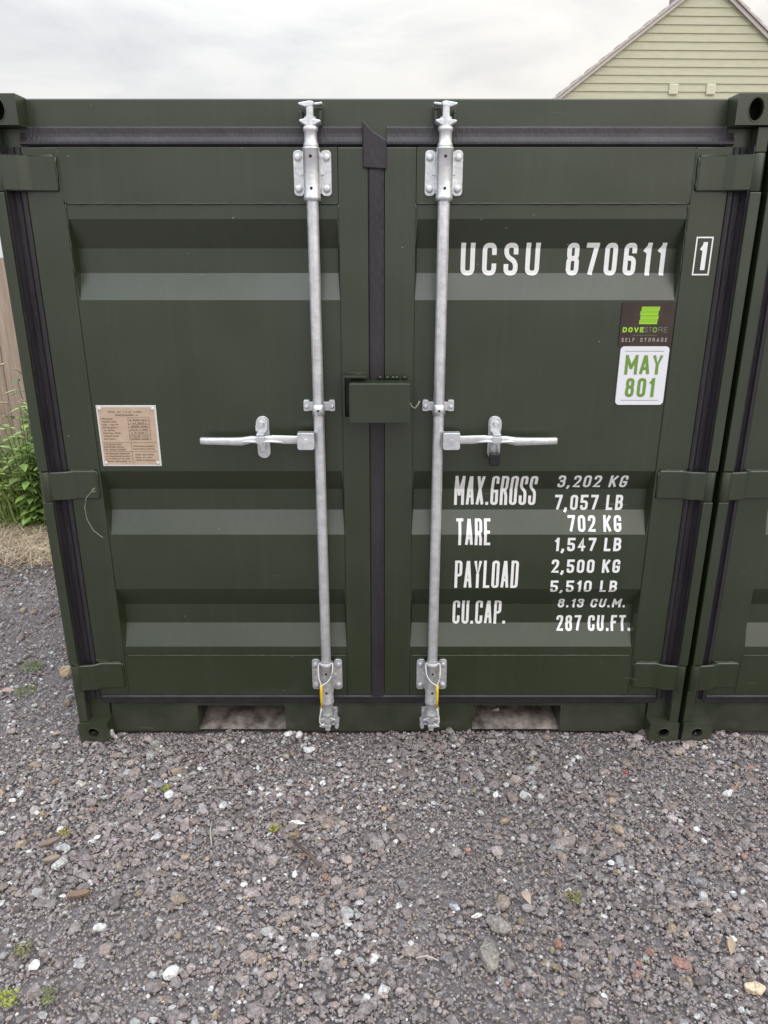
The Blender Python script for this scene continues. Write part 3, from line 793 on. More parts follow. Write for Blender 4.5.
paint_text('lettering', '1', .963, .984, 1.656, 1.735, .0135, DR,
           extra=[((a, z0), (b, z0), (b - w, z0 + w), (a + w, z0 + w)), ((b, z0), (b, z1), (b - w, z1 - w), (b - w, z0 + w)),
                  ((b, z1), (a, z1), (a + w, z1 - w), (b - w, z1 - w)), ((a, z1), (a, z0), (a + w, z0 + w), (a + w, z1 - w))])
for s, x0, x1, z0, z1, t in [
        ('MAX.GROSS', .258, .534, .898, 1.008, T), ('TARE', .266, .382, .765, .854, T), ('PAYLOAD', .265, .485, .605, .708, T), ('CU.CAP.', .266, .456, .448, .543, T)]:
    paint_text('lettering', s, x0, x1, z0, z1, t, DR, .42)
for s, x0, x1, z0, z1, t in [
        ('3,202 KG', .602, .834, .962, 1.010, .0080), ('7,057 LB', .600, .832, .880, .934, .0090), ('702 KG', .645, .827, .812, .864, .0090), ('1,547 LB', .602, .830, .743, .792, .0090),
        ('2,500 KG', .598, .834, .662, .712, .0090), ('5,510 LB', .600, .832, .587, .633, .0084), ('8.13 CU.M.', .640, .880, .512, .552, .0074), ('287 CU.FT.', .640, .906, .424, .481, .0090)]:
    paint_text('lettering', s, x0, x1, z0, z1, t, DR, .55)

# ------------------------------------------------------------------ sticker and data plate: flat printed things of several inks
def flat(mb, poly, y, mi):
    mb.add([(p[0], y, p[1]) for p in poly], [tuple(range(len(poly)))], mi)
def ftext(mb, s, x0, x1, z0, z1, t, y, mi, gap=.55, **kw):
    for q, k in text_quads(s, x0, x1, z0, z1, t, gap, **kw):
        mb.add([(p.x, y - .00002 * (len(mb.f) % 19), p.y) for p in q], [(0, 1, 2, 3)], mi)
mb = MB(); y = DY - .0042
mb.box(.749, .9125, y, DY - .0005, 1.432, 1.5625, 0)
# logo: four stacked, slightly shifted green bars
for k in range(4):
    z = 1.550 - k * .0132; dx = (.003, .0, .0015, -.0005)[k]
    flat(mb, [(.806 + dx, z), (.862 + dx, z), (.861 + dx, z - .0124), (.806 + dx, z - .0124)], y - .0004, 1)
    flat(mb, [(.809 + dx, z - .004), (.858 + dx, z - .003), (.858 + dx, z - .0045), (.809 + dx, z - .0055)], y - .0006, 2)
ftext(mb, 'DOVE', .757, .822, 1.4735, 1.489, .0042, y - .0004, 1, .42)
ftext(mb, 'ST', .825, .847, 1.4735, 1.489, .0015, y - .0004, 3, .42)
ftext(mb, 'O', .850, .863, 1.4735, 1.489, .0030, y - .0004, 2, .42)
ftext(mb, 'RE', .867, .895, 1.4735, 1.489, .0015, y - .0004, 3, .42)
flat(mb, [(.79, 1.465), (.865, 1.465), (.865, 1.4642), (.79, 1.4642)], y - .0004, 3)
ftext(mb, 'SELF', .757, .797, 1.445, 1.4565, .0014, y - .0004, 4, 1.0)
ftext(mb, 'STORAGE', .815, .898, 1.445, 1.4565, .0014, y - .0004, 4, 1.0)
mb.build('logo_sticker', [M['stick_dark'], M['lime'], M['lime_dark'], M['greyprint'], M['paleprint']], DR)
mb = MB()
mb.prism(rrect(.8335, 1.3395, .152, .183, .012), y - .0006, DY - .0007, 'y')
yy = y - .0011
flat(mb, [(.772, 1.417), (.893, 1.417), (.893, 1.4155), (.772, 1.4155)], yy, 1)
flat(mb, [(.772, 1.2635), (.893, 1.2635), (.893, 1.262), (.772, 1.262)], yy, 1)
ftext(mb, 'MAY', .776, .892, 1.344, 1.405, .0094, yy, 1, .38)
ftext(mb, '801', .785, .876, 1.273, 1.333, .0098, yy, 1, .55)
mb.build('number_sticker', [M['stick_white'], M['leafgreen']], DR)
# data plate
mb = MB(); rr = random.Random(3)
X0, X1, Z0, Z1 = -.902, -.710, 1.045, 1.246
mb.box(X0, X1, DY - .0040, DY - .0003, Z0, Z1, 1, .001)
yy = DY - .0046
flat(mb, [(X0 + .006, Z0 + .006), (X1 - .006, Z0 + .006), (X1 - .006, Z1 - .006), (X0 + .006, Z1 - .006)], yy, 0)
for cx in (X0 + .011, X1 - .011):
    for cz in (Z0 + .011, Z1 - .011): mb.lathe([(.0055, DY - .0045), (.0050, DY - .0065), (.003, DY - .0072)], (cx, cz), 'y', 10, mi=1)
def words(x0, x1, z, h, dens=.72):
    x = x0
    while x < x1:
        w = min(rr.uniform(.0016, .0030), x1 - x)
        if rr.random() < dens:
            # tiny letter-like marks: an upright and one or two bars
            flat(mb, [(x, z), (x + w * .35, z), (x + w * .35, z + h), (x, z + h)], yy - .0004, 2)
            zz = z + h * rr.choice((0, .4, .75)); flat(mb, [(x + w * .35, zz), (x + w * .85, zz), (x + w * .85, zz + h * .25), (x + w * .35, zz + h * .25)], yy - .0004, 2)
        x += w
def line(x0, z0, x1, z1, w=.0009):
    if abs(x1 - x0) > abs(z1 - z0): flat(mb, [(x0, z0), (x1, z0), (x1, z0 + w), (x0, z0 + w)], yy - .0005, 2)
    else: flat(mb, [(x0, z0), (x0 + w, z0), (x0 + w, z1), (x0, z1)], yy - .0005, 2)
words(X0 + .038, X0 + .148, Z1 - .024, .0060, .8); words(X0 + .060, X0 + .132, Z1 - .034, .0050, .9)
for k in range(8):
    z = Z1 - .046 - k * .0094
    words(X0 + .014, X0 + .014 + rr.uniform(.035, .066), z, .0046, .9)
for z in (.040, .0505, .0615, .072, .083, .094, .104, .112): line(X0 + .098, Z1 - z, X0 + .166, Z1 - z)
line(X0 + .098, Z1 - .112, X0 + .098, Z1 - .040); line(X0 + .166, Z1 - .112, X0 + .166, Z1 - .040)
for k in range(7): words(X0 + .104, X0 + .160, Z1 - .0495 - k * .0104, .0048, .75)
line(X0 + .010, Z1 - .122, X1 - .010, Z1 - .122); line(X0 + .100, Z0 + .012, X0 + .100, Z1 - .122)
line(X0 + .010, Z1 - .152, X1 - .010, Z1 - .152)
for k in range(3): words(X0 + .012, X0 + .070 + k * .006, Z1 - .130 - k * .0085, .0044, .9)
for k in range(4): words(X0 + .012, X0 + rr.uniform(.085, .097), Z1 - .161 - k * .0085, .0044, .9)
for k in range(2): words(X0 + .105, X0 + .176, Z1 - .136 - k * .009, .0044, .9)
for k in range(3): words(X0 + .110, X0 + .172, Z1 - .164 - k * .0095, .0044, .9)
mb.build('data_plate', [M['plate'], M['plate_edge'], M['plate_ink']], DLf)

# ------------------------------------------------------------------ loose things hung on the container
def seal(rx, s, label):
    r = empty('cable_seal', (rx, -.02, .33))
    z = lambda v: v - .33
    mb = MB()
    # white loop round the rod and down over the sleeve
    loop = [(s * .0165, -.013, z(.258)), (s * .012, -.0135, z(.262)), (s * .006, -.012, z(.266)), (s * -.006, -.012, z(.275)), (s * -.020, -.006, z(.296)), (s * -.0245, .004, z(.322)), (s * -.0225, .016, z(.333)), (s * -.010, .004 - .004, z(.337)), (0, -.001, z(.3365)), (s * .012, .002, z(.336)), (s * .0235, .012, z(.335)), (s * .0270, .004, z(.318)), (s * .0245, -.008, z(.290)), (s * .018, -.012, z(.268)), (s * .0165, -.013, z(.258))]
    sm = []
    for i in range(len(loop) - 1):
        p0 = Vector(loop[max(i - 1, 0)]); p1 = Vector(loop[i]); p2 = Vector(loop[i + 1]); p3 = Vector(loop[min(i + 2, len(loop) - 1)])
        for k in range(4):
            t = k / 4
            sm.append(.5 * ((2 * p1) + (-p0 + p2) * t + (2 * p0 - 5 * p1 + 4 * p2 - p3) * t * t + (-p0 + 3 * p1 - 3 * p2 + p3) * t ** 3))
    sm.append(Vector(loop[-1]))
    mb.tube(sm, .0020, 8)
    mb.build('cable_loop', M['white_cable'], r); mb = MB()
    mb.tube([(s * .017, -.014, z(.170)), (s * .021, -.013, z(.150)), (s * .026, -.011, z(.125)), (s * .027, -.008, z(.105)), (s * .018, -.008, z(.092)), (s * .010, -.004, z(.098))], .0026, 8)
    mb.build('cable_tail', M['white_cable'], r)
    mb = MB()
    mb.tube([(s * .0165, -.013, z(.262)), (s * .0168, -.014, z(.235)), (s * .0165, -.015, z(.205)), (s * .0165, -.014, z(.170))], [.0045, .0052, .0050, .0036], 8)
    mb.build('sleeve', M['yellow'], r)
    tag(r, label, 'cable seal', 'cable seals on the lower rod ends')
seal(-.186, -1, 'yellow and white cable seal looped round the bottom of the left rod')
seal(.1925, 1, 'yellow and white cable seal looped round the bottom of the right rod')
r = empty('padlock', (.374, -.002, 1.09))
mb = MB()
mb.box(-.016, .016, -.014, .008, -.030, .012, 0, .004)
mb.build('lock_body', M['blacklock'], r)
mb = MB(); mb.tube([(-.010, -.003, .010)] + [(-.010 * math.cos(a), -.003, .030 + .012 * math.sin(a)) for a in [math.pi * k / 8 for k in range(9)]] + [(.010, -.003, .010)], .003, 8)
mb.build('shackle', M['galv'], r)
tag(r, 'small black padlock hanging from the right handle catch', 'padlock')
mb = MB()
mb.tube([(0, 0, 0), (-.012, -.004, -.012), (-.030, -.006, -.030), (-.040, -.006, -.065), (-.038, -.006, -.105), (-.022, -.006, -.145), (.002, -.005, -.168), (.008, -.004, -.172)], .0011, 5)
mb.tube([(0, 0, 0), (.006, -.002, .005), (.004, -.003, -.008), (-.006, -.003, -.012), (-.010, -.002, -.004), (0, -.001, .002)], .0012, 5)
o = mb.build('loose_thread', M['thread']); o.location = (-.935, .029, .972)
tag(o, 'pale loose thread dangling from the left middle hinge', 'thread')
mb = MB()
mb.tube([(0, 0, 0), (.006, -.006, -.012), (.016, -.008, -.016), (.024, -.006, -.006), (.030, -.002, .006)], .0022, 6)
o = mb.build('wire_hook', M['thread']); o.location = (.1015, .0, 1.262)
tag(o, 'short bent wire between the lock box and the right rod', 'wire')

# ------------------------------------------------------------------ gravel
ICO = bmesh.new(); bmesh.ops.create_icosphere(ICO, subdivisions=1, radius=1)
iv = np.array([v.co[:] for v in ICO.verts]); ifc = np.array([[v.index for v in f.verts] for f in ICO.faces]); ICO.free()
ICO = bmesh.new(); bmesh.ops.create_icosphere(ICO, subdivisions=2, radius=1)
iv2 = np.array([v.co[:] for v in ICO.verts]); ifc2 = np.array([[v.index for v in f.verts] for f in ICO.faces]); ICO.free()
rng = np.random.default_rng(11)
def variants(base, n, amp, cuts=5):
    out = []
    for _ in range(n):
        v = base.copy()
        for c in range(cuts):   # chop with random planes: broken faces
            nrm = rng.normal(size=3); nrm /= np.linalg.norm(nrm); dd = rng.uniform(.55, .85)
            k = v @ nrm; over = np.maximum(0, k - dd); v = v - over[:, None] * nrm
        v = v * (1 + rng.normal(0, amp, (len(v), 1)))
        out.append(v)
    return out
VA = variants(iv, 24, .13, 4); VB = variants(iv2, 16, .05, 7)
def stone_cols(n, tone=1.0, pale=None, wf=1.0):
    """real stone colours: mostly mauve grey, some pale, a few tan, red and white"""
    u = rng.random(n); c = np.empty((n, 3))
    if pale is not None: u = np.where(u < .5, u * np.exp(-1.6 * pale), u)
    g = rng.lognormal(0, .19, n) * .25
    c[:] = g[:, None] * np.array([1.07, .925, .915])
    j = rng.random(n); warm = j < .25; c[warm] *= np.array([1.06, 1.0, .92])
    a = u < .10 * wf; c[a] = (rng.uniform(.30, .46, a.sum()))[:, None] * np.array([1, .985, .99])
    a = u < .038 * wf; c[a] = (rng.uniform(.48, .74, a.sum()))[:, None] * np.array([1, .99, .98])
    a = (u > .962); c[a] = (rng.uniform(.7, 1.2, a.sum()))[:, None] * np.array([.34, .27, .20])
    a = (u > .994); c[a] = np.array([.33, .20, .165])
    a = (u > .90) & (u < .95); c[a] *= .6
    return np.clip(c * tone, .01, .9)
def gravel_obj(name, pos, rad, cols, vs_list, faces, flat_=.62, smooth=False):
    n = len(pos); nv = len(vs_list[0]); nf = len(faces)
    pick = rng.integers(0, len(vs_list), n)
    base = np.stack(vs_list)[pick]                       # n, nv, 3
    ax = rng.normal(size=(n, 3)); ax /= np.linalg.norm(ax, axis=1)[:, None]; an = rng.uniform(0, math.tau, n)
    K = np.zeros((n, 3, 3)); K[:, 0, 1] = -ax[:, 2]; K[:, 0, 2] = ax[:, 1]; K[:, 1, 0] = ax[:, 2]; K[:, 1, 2] = -ax[:, 0]; K[:, 2, 0] = -ax[:, 1]; K[:, 2, 1] = ax[:, 0]
    Rm = np.eye(3)[None] + np.sin(an)[:, None, None] * K + (1 - np.cos(an))[:, None, None] * (K @ K)
    sc = np.stack([rng.uniform(.8, 1.35, n), rng.uniform(.7, 1.05, n), rng.uniform(.6, 1.0, n)], 1)
    v = np.einsum('nij,nkj->nki', Rm, base * sc[:, None, :])
    v[:, :, 2] *= flat_ + rng.uniform(0, .3, n)[:, None]
    v = v * rad[:, None, None] + pos[:, None, :]
    me = bpy.data.meshes.new(name)
    me.vertices.add(n * nv); me.vertices.foreach_set('co', v.reshape(-1).astype(np.float32))
    fi = (faces[None] + (np.arange(n) * nv)[:, None, None]).reshape(-1)
    me.loops.add(n * nf * 3); me.loops.foreach_set('vertex_index', fi.astype(np.int32))
    me.polygons.add(n * nf); me.polygons.foreach_set('loop_start', (np.arange(n * nf) * 3).astype(np.int32))
    me.polygons.foreach_set('use_smooth', np.full(n * nf, smooth))
    me.update(calc_edges=True)
    at = me.color_attributes.new('Col', 'FLOAT_COLOR', 'POINT')
    cc = np.ones((n, nv, 4), np.float32); cc[:, :, :3] = cols[:, None, :]
    at.data.foreach_set('color', cc.reshape(-1))
    me.materials.append(M['stone'])
    o = bpy.data.objects.new(name, me); COL.objects.link(o)
    return o
def scatter(n, region):
    x0, x1, y0, y1 = region
    return np.stack([rng.uniform(x0, x1, n), rng.uniform(y0, y1, n)], 1)
def gz(p):
    return np.array([hgt(a, b) for a, b in p])
NEAR = (-1.75, 1.75, -1.45, .045); SIDE = (-2.6, -1.10, .045, 1.75)
def keep(p):
    """trapezoid seen by the camera, with a margin for a side step; nothing inside the container"""
    m = (np.abs(p[:, 0]) < 1.50 + .45 * (p[:, 1] + 1.0).clip(-.5, 3)) 
    inside = (p[:, 0] > -1.10) & (p[:, 1] > .056)
    return p[m & ~inside]
def layer(name, dens, rlo, rhi, vs_list, faces, tone=1.0, zf=.35, side=.6, power=1.0, flat_=.6, smooth=False, wf=1.0, clump=0):
    pn = scatter(int(dens * 3.5 * 1.495), NEAR); ps = scatter(int(dens * side * 1.5 * 1.705), SIDE)
    p = keep(np.concatenate([pn, ps]))
    if clump:
        q = np.array([noise.noise(Vector((a * 1.9, b * 1.9, 17))) + .6 * noise.noise(Vector((a * 5.5, b * 5.5, 3))) for a, b in p])
        p = p[rng.random(len(p)) < np.clip(.62 + clump * q, .28, 1)]
    n = len(p)
    r_ = rlo + (rhi - rlo) * rng.random(n) ** power
    z = gz(p) + r_ * zf * rng.uniform(-.6, 1.3, n) - .004
    # patches where coarser or paler stone gathers
    pos = np.concatenate([p, z[:, None]], 1)
    pat = np.array([noise.noise(Vector((a * 1.1, b * 1.1, 9))) for a, b in p])
    pale = np.array([noise.noise(Vector((a * 2.3, b * 2.3, 31))) + .5 * noise.noise(Vector((a * 7, b * 7, 5))) - .12 * a for a, b in p])
    c = stone_cols(n, tone, pale, wf)
    c *= (1 + .16 * pat)[:, None]
    return gravel_obj(name, pos, r_, c, vs_list, faces, flat_, smooth)
tag(layer('fine_gravel', 17000, .0024, .0060, VA, ifc, 1.0, .45, power=1.3, wf=.35), kind='stuff')
tag(layer('gravel', 3100, .0060, .0125, VA, ifc, 1.0, .35, power=1.7, clump=1.1, wf=1.3), kind='stuff')
tag(layer('coarse_gravel', 520, .0115, .023, VB, ifc2, 1.0, .22, power=2.2, clump=1.4, wf=.5), kind='stuff')

# individual stones that stand out
def big_stone(x, y, rx_, ry_, h, col, label, rot=0, seed=0, name='stone', rough=.22, smooth=False, group=None):
    rs = random.Random(seed * 31 + 5)
    bm = bmesh.new(); bmesh.ops.create_icosphere(bm, subdivisions=3, radius=1)
    pl = []
    for _ in range(13):
        nrm = Vector((rs.gauss(0, 1), rs.gauss(0, 1), rs.gauss(0, .8))).normalized(); pl.append((nrm, rs.uniform(.58, .84)))
    off = Vector((seed * 3.1, seed * 1.7, 0))
    for v in bm.verts:
        c = v.co.copy()
        for nrm, dd in pl:
            k = c.dot(nrm)
            if k > dd: c -= nrm * (k - dd)
        c *= 1 + rough * noise.noise(c * 1.7 + off) + rough * .5 * noise.noise(c * 5 + off)
        v.co = c
    bmesh.ops.transform(bm, matrix=Matrix.Rotation(R(rot), 4, 'Z') @ Matrix.Diagonal((rx_, ry_, h, 1)), verts=bm.verts)
    me = bpy.data.meshes.new(name); bm.to_mesh(me); bm.free()
    at = me.color_attributes.new('Col', 'FLOAT_COLOR', 'POINT')
    for i, dd in enumerate(at.data):
        k = 1 + .18 * noise.noise(me.vertices[i].co * 90)
        dd.color = (col[0] * k, col[1] * k, col[2] * k, 1)
    me.polygons.foreach_set('use_smooth', [smooth] * len(me.polygons))
    me.materials.append(M['stone'])
    o = bpy.data.objects.new(name, me); COL.objects.link(o)
    o.location = (x, y, hgt(x, y) + h * .35)
    return tag(o, label, 'stone', group)
GREY = (.20, .185, .18); PALE = (.5, .49, .48)
big_stone(.924, -.965, .028, .020, .014, (.66, .52, .38), 'cream yellow rounded stone near the bottom right corner', -15, 1)
big_stone(.322, -.797, .040, .025, .024, (.29, .26, .24), 'long grey stone, upper of the two largest at bottom centre', -30, 2)
big_stone(.283, -.893, .030, .036, .026, (.28, .25, .225), 'chunky brownish grey stone, lower of the two largest at bottom centre', 5, 3)
big_stone(.574, -.502, .044, .024, .024, (.30, .26, .24), 'flat grey stone lying alone right of the centre', 15, 4)
big_stone(.020, -.978, .018, .015, .013, (.62, .61, .60), 'speckled white stone near the bottom edge, centre', 0, 5)
big_stone(-.548, -.704, .026, .024, .012, (.28, .235, .185), 'square tan conglomerate stone, left of centre', 20, 6)
big_stone(.185, -.895, .020, .018, .012, (.22, .20, .20), 'small grey stone just left of the two largest stones', 20, 7)
big_stone(-.684, -.470, .011, .024, .010, (.55, .54, .56), 'narrow bluish white stone leaning diagonally, left', -40, 8)
big_stone(-.936, -.575, .022, .020, .012, (.50, .50, .48), 'speckled pale stone in the left group, lower one', 35, 9)
big_stone(-.952, -.515, .028, .015, .012, (.42, .42, .42), 'speckled pale stone in the left group, upper one', -10, 10)
big_stone(.536, -.300, .014, .013, .010, (.58, .56, .53), 'smooth white pebble below the right fork pocket', 0, 11, smooth=True)
big_stone(.415, -.480, .008, .008, .007, (.62, .6, .58), 'tiny white pebble below the right fork pocket stones', 0, 12)
big_stone(1.000, -.486, .013, .008, .008, (.74, .73, .71), 'bright white chip on the right, below the container gap', -12, 13)
big_stone(-.72, -.722, .022, .020, .012, (.15, .13, .13), 'dark round stone beside the brown wood chip', 0, 14)
big_stone(-.865, -.470, .012, .009, .007, (.8, .8, .78), 'bright white diamond shaped chip at the left', 35, 15)
big_stone(-1.010, -.230, .022, .016, .012, (.55, .51, .46), 'cream stone near the left edge under the container corner', 10, 16)
big_stone(-.740, -.240, .026, .016, .012, (.26, .25, .27), 'grey triangular stone at the upper left of the gravel', 0, 17)
big_stone(-1.353, .470, .034, .020, .030, (.52, .40, .27), 'beige wedge stone leaning by the left corner post', 30, 18)
big_stone(-1.008, .030, .024, .014, .022, (.50, .50, .50), 'speckled pale stone against the left end of the sill', 0, 19)
big_stone(-.815, -.030, .024, .018, .020, (.30, .28, .27), 'pale grey stone under the left fork pocket edge', 0, 20)
big_stone(.470, -.85, .012, .017, .008, (.38, .20, .15), 'reddish pebble right of the two largest stones', 0, 21)
big_stone(.215, -.735, .018, .010, .009, (.50, .52, .56), 'bluish white chip above the long grey stone', -35, 22)
big_stone(.272, -.765, .018, .006, .008, (.78, .77, .73), 'thin white sliver touching the long grey stone', 18, 23)
big_stone(.861, -.173, .008, .006, .005, (.55, .08, .08), 'small red plastic looking chip on the right', 0, 24)
big_stone(.273, -.530, .010, .009, .008, (.50, .26, .19), 'pink brick crumb in the middle of the gravel', 0, 25)
big_stone(.461, .180, .017, .006, .017, (.42, .38, .32), 'round pale pebble inside the right fork pocket', 0, 26)
big_stone(-.86, -.905, .018, .017, .009, (.74, .73, .71), 'bright white stone in the lower left corner', 30, 27)
big_stone(-.735, -.80, .025, .011, .010, (.62, .61, .60), 'white oblong stone, lower left, above the diamond chip', 12, 28)
big_stone(-.745, -.905, .018, .018, .011, (.44, .43, .43), 'pale grey stone right of the lower left white stone', 0, 29)
big_stone(.02, -.345, .010, .010, .008, (.6, .45, .30), 'tan crumb beside the white chips, centre', 0, 30)
big_stone(-.255, -.405, .030, .009, .008, (.75, .75, .74), 'flat bright white flake left of the centre', -5, 31)
big_stone(.64, -.62, .020, .020, .012, (.24, .22, .21), 'angular grey brown stone in the right middle', 0, 32)
big_stone(.92, -.64, .026, .022, .014, (.25, .24, .25), 'broad grey stone near the right edge', 20, 33)
big_stone(.53, -.85, .016, .014, .010, (.2, .17, .16), 'dark pinkish stone right of the reddish pebble', 0, 34)
big_stone(.075, -.66, .017, .026, .010, (.24, .22, .22), 'flat grey flake left of the small grey stone', 20, 35)

# wood chips, dry leaves, twigs
def chip(x, y, l, w, h, rot, col, label, name='wood_chip', cat='wood chip'):
    rs = random.Random(int(x * 999)); mb = MB(); n = 8; vs = []
    for k in range(n):
        a = math.tau * k / n; vs.append((l * math.cos(a) * rs.uniform(.85, 1.1), w * math.sin(a) * rs.uniform(.8, 1.15), h * rs.uniform(.6, 1.1)))
    top = vs; bot = [(v[0] * .96, v[1] * .9, -.003) for v in vs]
    mb.add(top + bot, [tuple(range(n)), tuple(range(2 * n - 1, n - 1, -1))] + [(k, (k + 1) % n, n + (k + 1) % n, n + k) for k in range(n)])
    m = mat(name + '_surface', tuple(c * .8 for c in col), .8, 0, .3, ncol=col, nscale=60, bump=.4, bscale=120, stretch=(1, 7, 1))
    o = mb.build(name, m); o.location = (x, y, hgt(x, y) + .010); o.rotation_euler = (R(8), R(-6), R(rot))
    return tag(o, label, cat)
chip(-.834, -.697, .036, .011, .008, 8, (.26, .18, .13), 'brown wood chip above the dark round stone, lower left')
chip(-1.0, -.500, .034, .010, .006, 25, (.26, .20, .16), 'weathered brown splinter near the left edge', 'wood_chip', 'wood chip')
chip(-.965, -.565, .026, .009, .008, 10, (.34, .27, .21), 'tan wood sliver left of the speckled pale stones')
def leaf(x, y, l, w, rot, col, label):
    mb = MB(); n = 8; vs = []
    for i in range(n + 1):
        t = i / n; ww = w * math.sin(math.pi * t ** .8) ** .8 if 0 < t < 1 else 0
        z = .006 * math.sin(math.pi * t)
        for q in (-1, 0, 1): vs.append(((t - .5) * 2 * l, q * ww, z + (.004 * abs(q) if 0 < t < 1 else 0)))
    fs = []
    for i in range(n):
        for q in (0, 1): a = i * 3 + q; fs.append((a, a + 1, a + 4, a + 3))
    mb.add(vs, fs, 0, True)
    m = mat('dry_leaf_surface', tuple(c * .8 for c in col), .7, 0, .3, ncol=col, nscale=70, bump=.3, bscale=90)
    o = mb.build('dry_leaf', m); o.location = (x, y, hgt(x, y) + .010); o.rotation_euler = (R(6), R(3), R(rot)); tag(o, label, 'leaf')
leaf(.414, -.712, .023, .011, -72, (.50, .40, .33), 'pale tan oval dry leaf right of the long grey stone')
leaf(.914, -.855, .030, .009, 68, (.48, .37, .25), 'narrow tan dry leaf above the cream yellow stone')
leaf(-1.533, .33, .03, .012, 10, (.50, .34, .30), 'pinkish dry leaf at the far left edge')
def twig(pts, r, label, col=(.30, .24, .2)):
    mb = MB(); mb.tube(pts, r, 6)
    tag(mb.build('twig', mat('twig_surface', col, .8)), label, 'twig')
twig([(-.705, -.20, .02), (-.66, -.15, .022), (-.63, -.105, .02)], .0028, 'thin grey twig at the upper left of the gravel')
twig([(.10, -.895, .016), (.13, -.893, .022), (.158, -.902, .016)], .0018, 'pale bent stalk left of the two largest stones', (.55, .5, .42))
twig([(-.52, -.42, .018), (-.515, -.47, .024), (-.50, -.52, .018)], .0016, 'pale thin stalk beside the bluish white stone', (.55, .5, .42))
twig([(-.255, -.50, .014), (-.20, -.56, .020), (-.165, -.60, .014)], .005, 'dark brown root piece in the middle left gravel', (.12, .09, .08))

# moss and small weeds in the gravel
def colmesh(name, vs, fs, cols, material, smooth=False):
    me = bpy.data.meshes.new(name); me.from_pydata(vs, [], fs)
    at = me.color_attributes.new('Col', 'FLOAT_COLOR', 'POINT')
    at.data.foreach_set('color', np.concatenate([np.array(cols, np.float32), np.ones((len(cols), 1), np.float32)], 1).reshape(-1))
    me.materials.append(material); me.polygons.foreach_set('use_smooth', [smooth] * len(fs))
    o = bpy.data.objects.new(name, me); COL.objects.link(o)
    return o
def tuft(x, y, r, n, col, label, name='moss_tuft', cat='moss', h=.012):
    rs = random.Random(int(x * 1000 + y * 77)); vs, fs, cs = [], [], []
    for _ in range(n):
        a = rs.uniform(0, math.tau); q = r * math.sqrt(rs.random()); px, py = q * math.cos(a), q * math.sin(a)
        b = rs.uniform(0, math.tau); l = rs.uniform(.004, .011); w = l * .35; z = rs.uniform(.004, h)
        dx, dy = math.cos(b), math.sin(b); o = len(vs)
        vs += [(px, py, z - .003), (px + dx * l * .5 - dy * w, py + dy * l * .5 + dx * w, z + .002), (px + dx * l, py + dy * l, z + rs.uniform(-.002, .004)), (px + dx * l * .5 + dy * w, py + dy * l * .5 - dx * w, z + .001)]
        fs.append((o, o + 1, o + 2, o + 3)); k = rs.uniform(.7, 1.25); cs += [tuple(c * k for c in col)] * 4
    ob = colmesh(name, vs, fs, cs, M['leaf']); ob.location = (x, y, hgt(x, y) + .003)
    return tag(ob, label, cat)
tuft(-.880, -1.000, .024, 90, (.33, .36, .06), 'bright yellow green weed in the lower left corner', 'small_weed', 'weed', .02)
tuft(-.905, -.870, .024, 90, (.21, .20, .09), 'olive moss patch above the bright corner weed')
tuft(-.785, -.995, .022, 80, (.19, .20, .09), 'dull green moss patch right of the bright corner weed')
tuft(.546, -.704, .026, 70, (.20, .19, .07), 'olive moss patch in the right gravel, centre height')
tuft(-.715, -.265, .014, 60, (.28, .31, .07), 'little lime green moss patch at the upper left')
tuft(-.97, -.465, .016, 60, (.27, .23, .07), 'ochre moss spot among the left pale stones')
tuft(-.32, -.44, .014, 50, (.33, .31, .05), 'yellow moss spot left of the white flake')
tuft(-1.52, .52, .05, 160, (.16, .22, .05), 'green moss clump by the left edge under the dry grass')
tuft(-1.46, .33, .045, 130, (.18, .22, .06), 'green moss streak beside the pinkish dry leaf')
tuft(-1.27, .75, .03, 90, (.42, .28, .10), 'orange brown litter patch beside the corner post', 'leaf_litter', 'litter')
tuft(-1.42, .70, .04, 90, (.38, .28, .10), 'tan litter patch on the gravel left of the container', 'leaf_litter', 'litter')

# ------------------------------------------------------------------ grass and weeds at the left, beyond the gravel
def blades(name, n, reg, hlo, hhi, w, cols, lean=.5, seed=1, flatten=1.0, dens=None):
    rs = random.Random(seed); vs, fs, cs = [], [], []
    for _ in range(n):
        x, y = rs.uniform(reg[0], reg[1]), rs.uniform(reg[2], reg[3])
        if x > -1.14 and y < 2.0: continue
        h = rs.uniform(hlo, hhi); a = rs.uniform(0, math.tau); l = lean * h * rs.uniform(.2, 1)
        dx, dy = math.cos(a), math.sin(a); px, py = -dy * w, dx * w
        if rs.random() < .5: px, py = w, 0
        o = len(vs); z0 = rs.uniform(0, .02)
        for t in (0, .35, .7):
            k = 1 - t * .7; q = l * t * t
            vs += [(x + dx * q - px * k, y + dy * q - py * k, z0 + h * flatten * (t - .15 * t * t)), (x + dx * q + px * k, y + dy * q + py * k, z0 + h * flatten * (t - .15 * t * t))]
        vs.append((x + dx * l * 1.05, y + dy * l * 1.05, z0 + h * flatten * .85 * (1 if rs.random() < .7 else .8)))
        fs += [(o, o + 1, o + 3, o + 2), (o + 2, o + 3, o + 5, o + 4), (o + 4, o + 5, o + 6)]
        c = rs.choice(cols); k = rs.uniform(.75, 1.25); cs += [tuple(q * k for q in c)] * 7
    return colmesh(name, vs, fs, cs, M['leaf'])
GREENS = [(.12, .20, .04), (.18, .26, .06), (.25, .30, .10), (.09, .15, .035)]
STRAW = [(.52, .40, .26), (.60, .48, .33), (.44, .33, .21), (.66, .56, .42)]
tag(blades('dry_grass', 9000, (-4.2, -.9, 1.62, 2.35), .05, .22, .0026, STRAW, 2.2, 2, .45), kind='stuff')
tag(blades('green_grass', 9000, (-4.5, -.6, 2.2, 3.1), .15, .66, .0045, GREENS, .8, 3), kind='stuff')
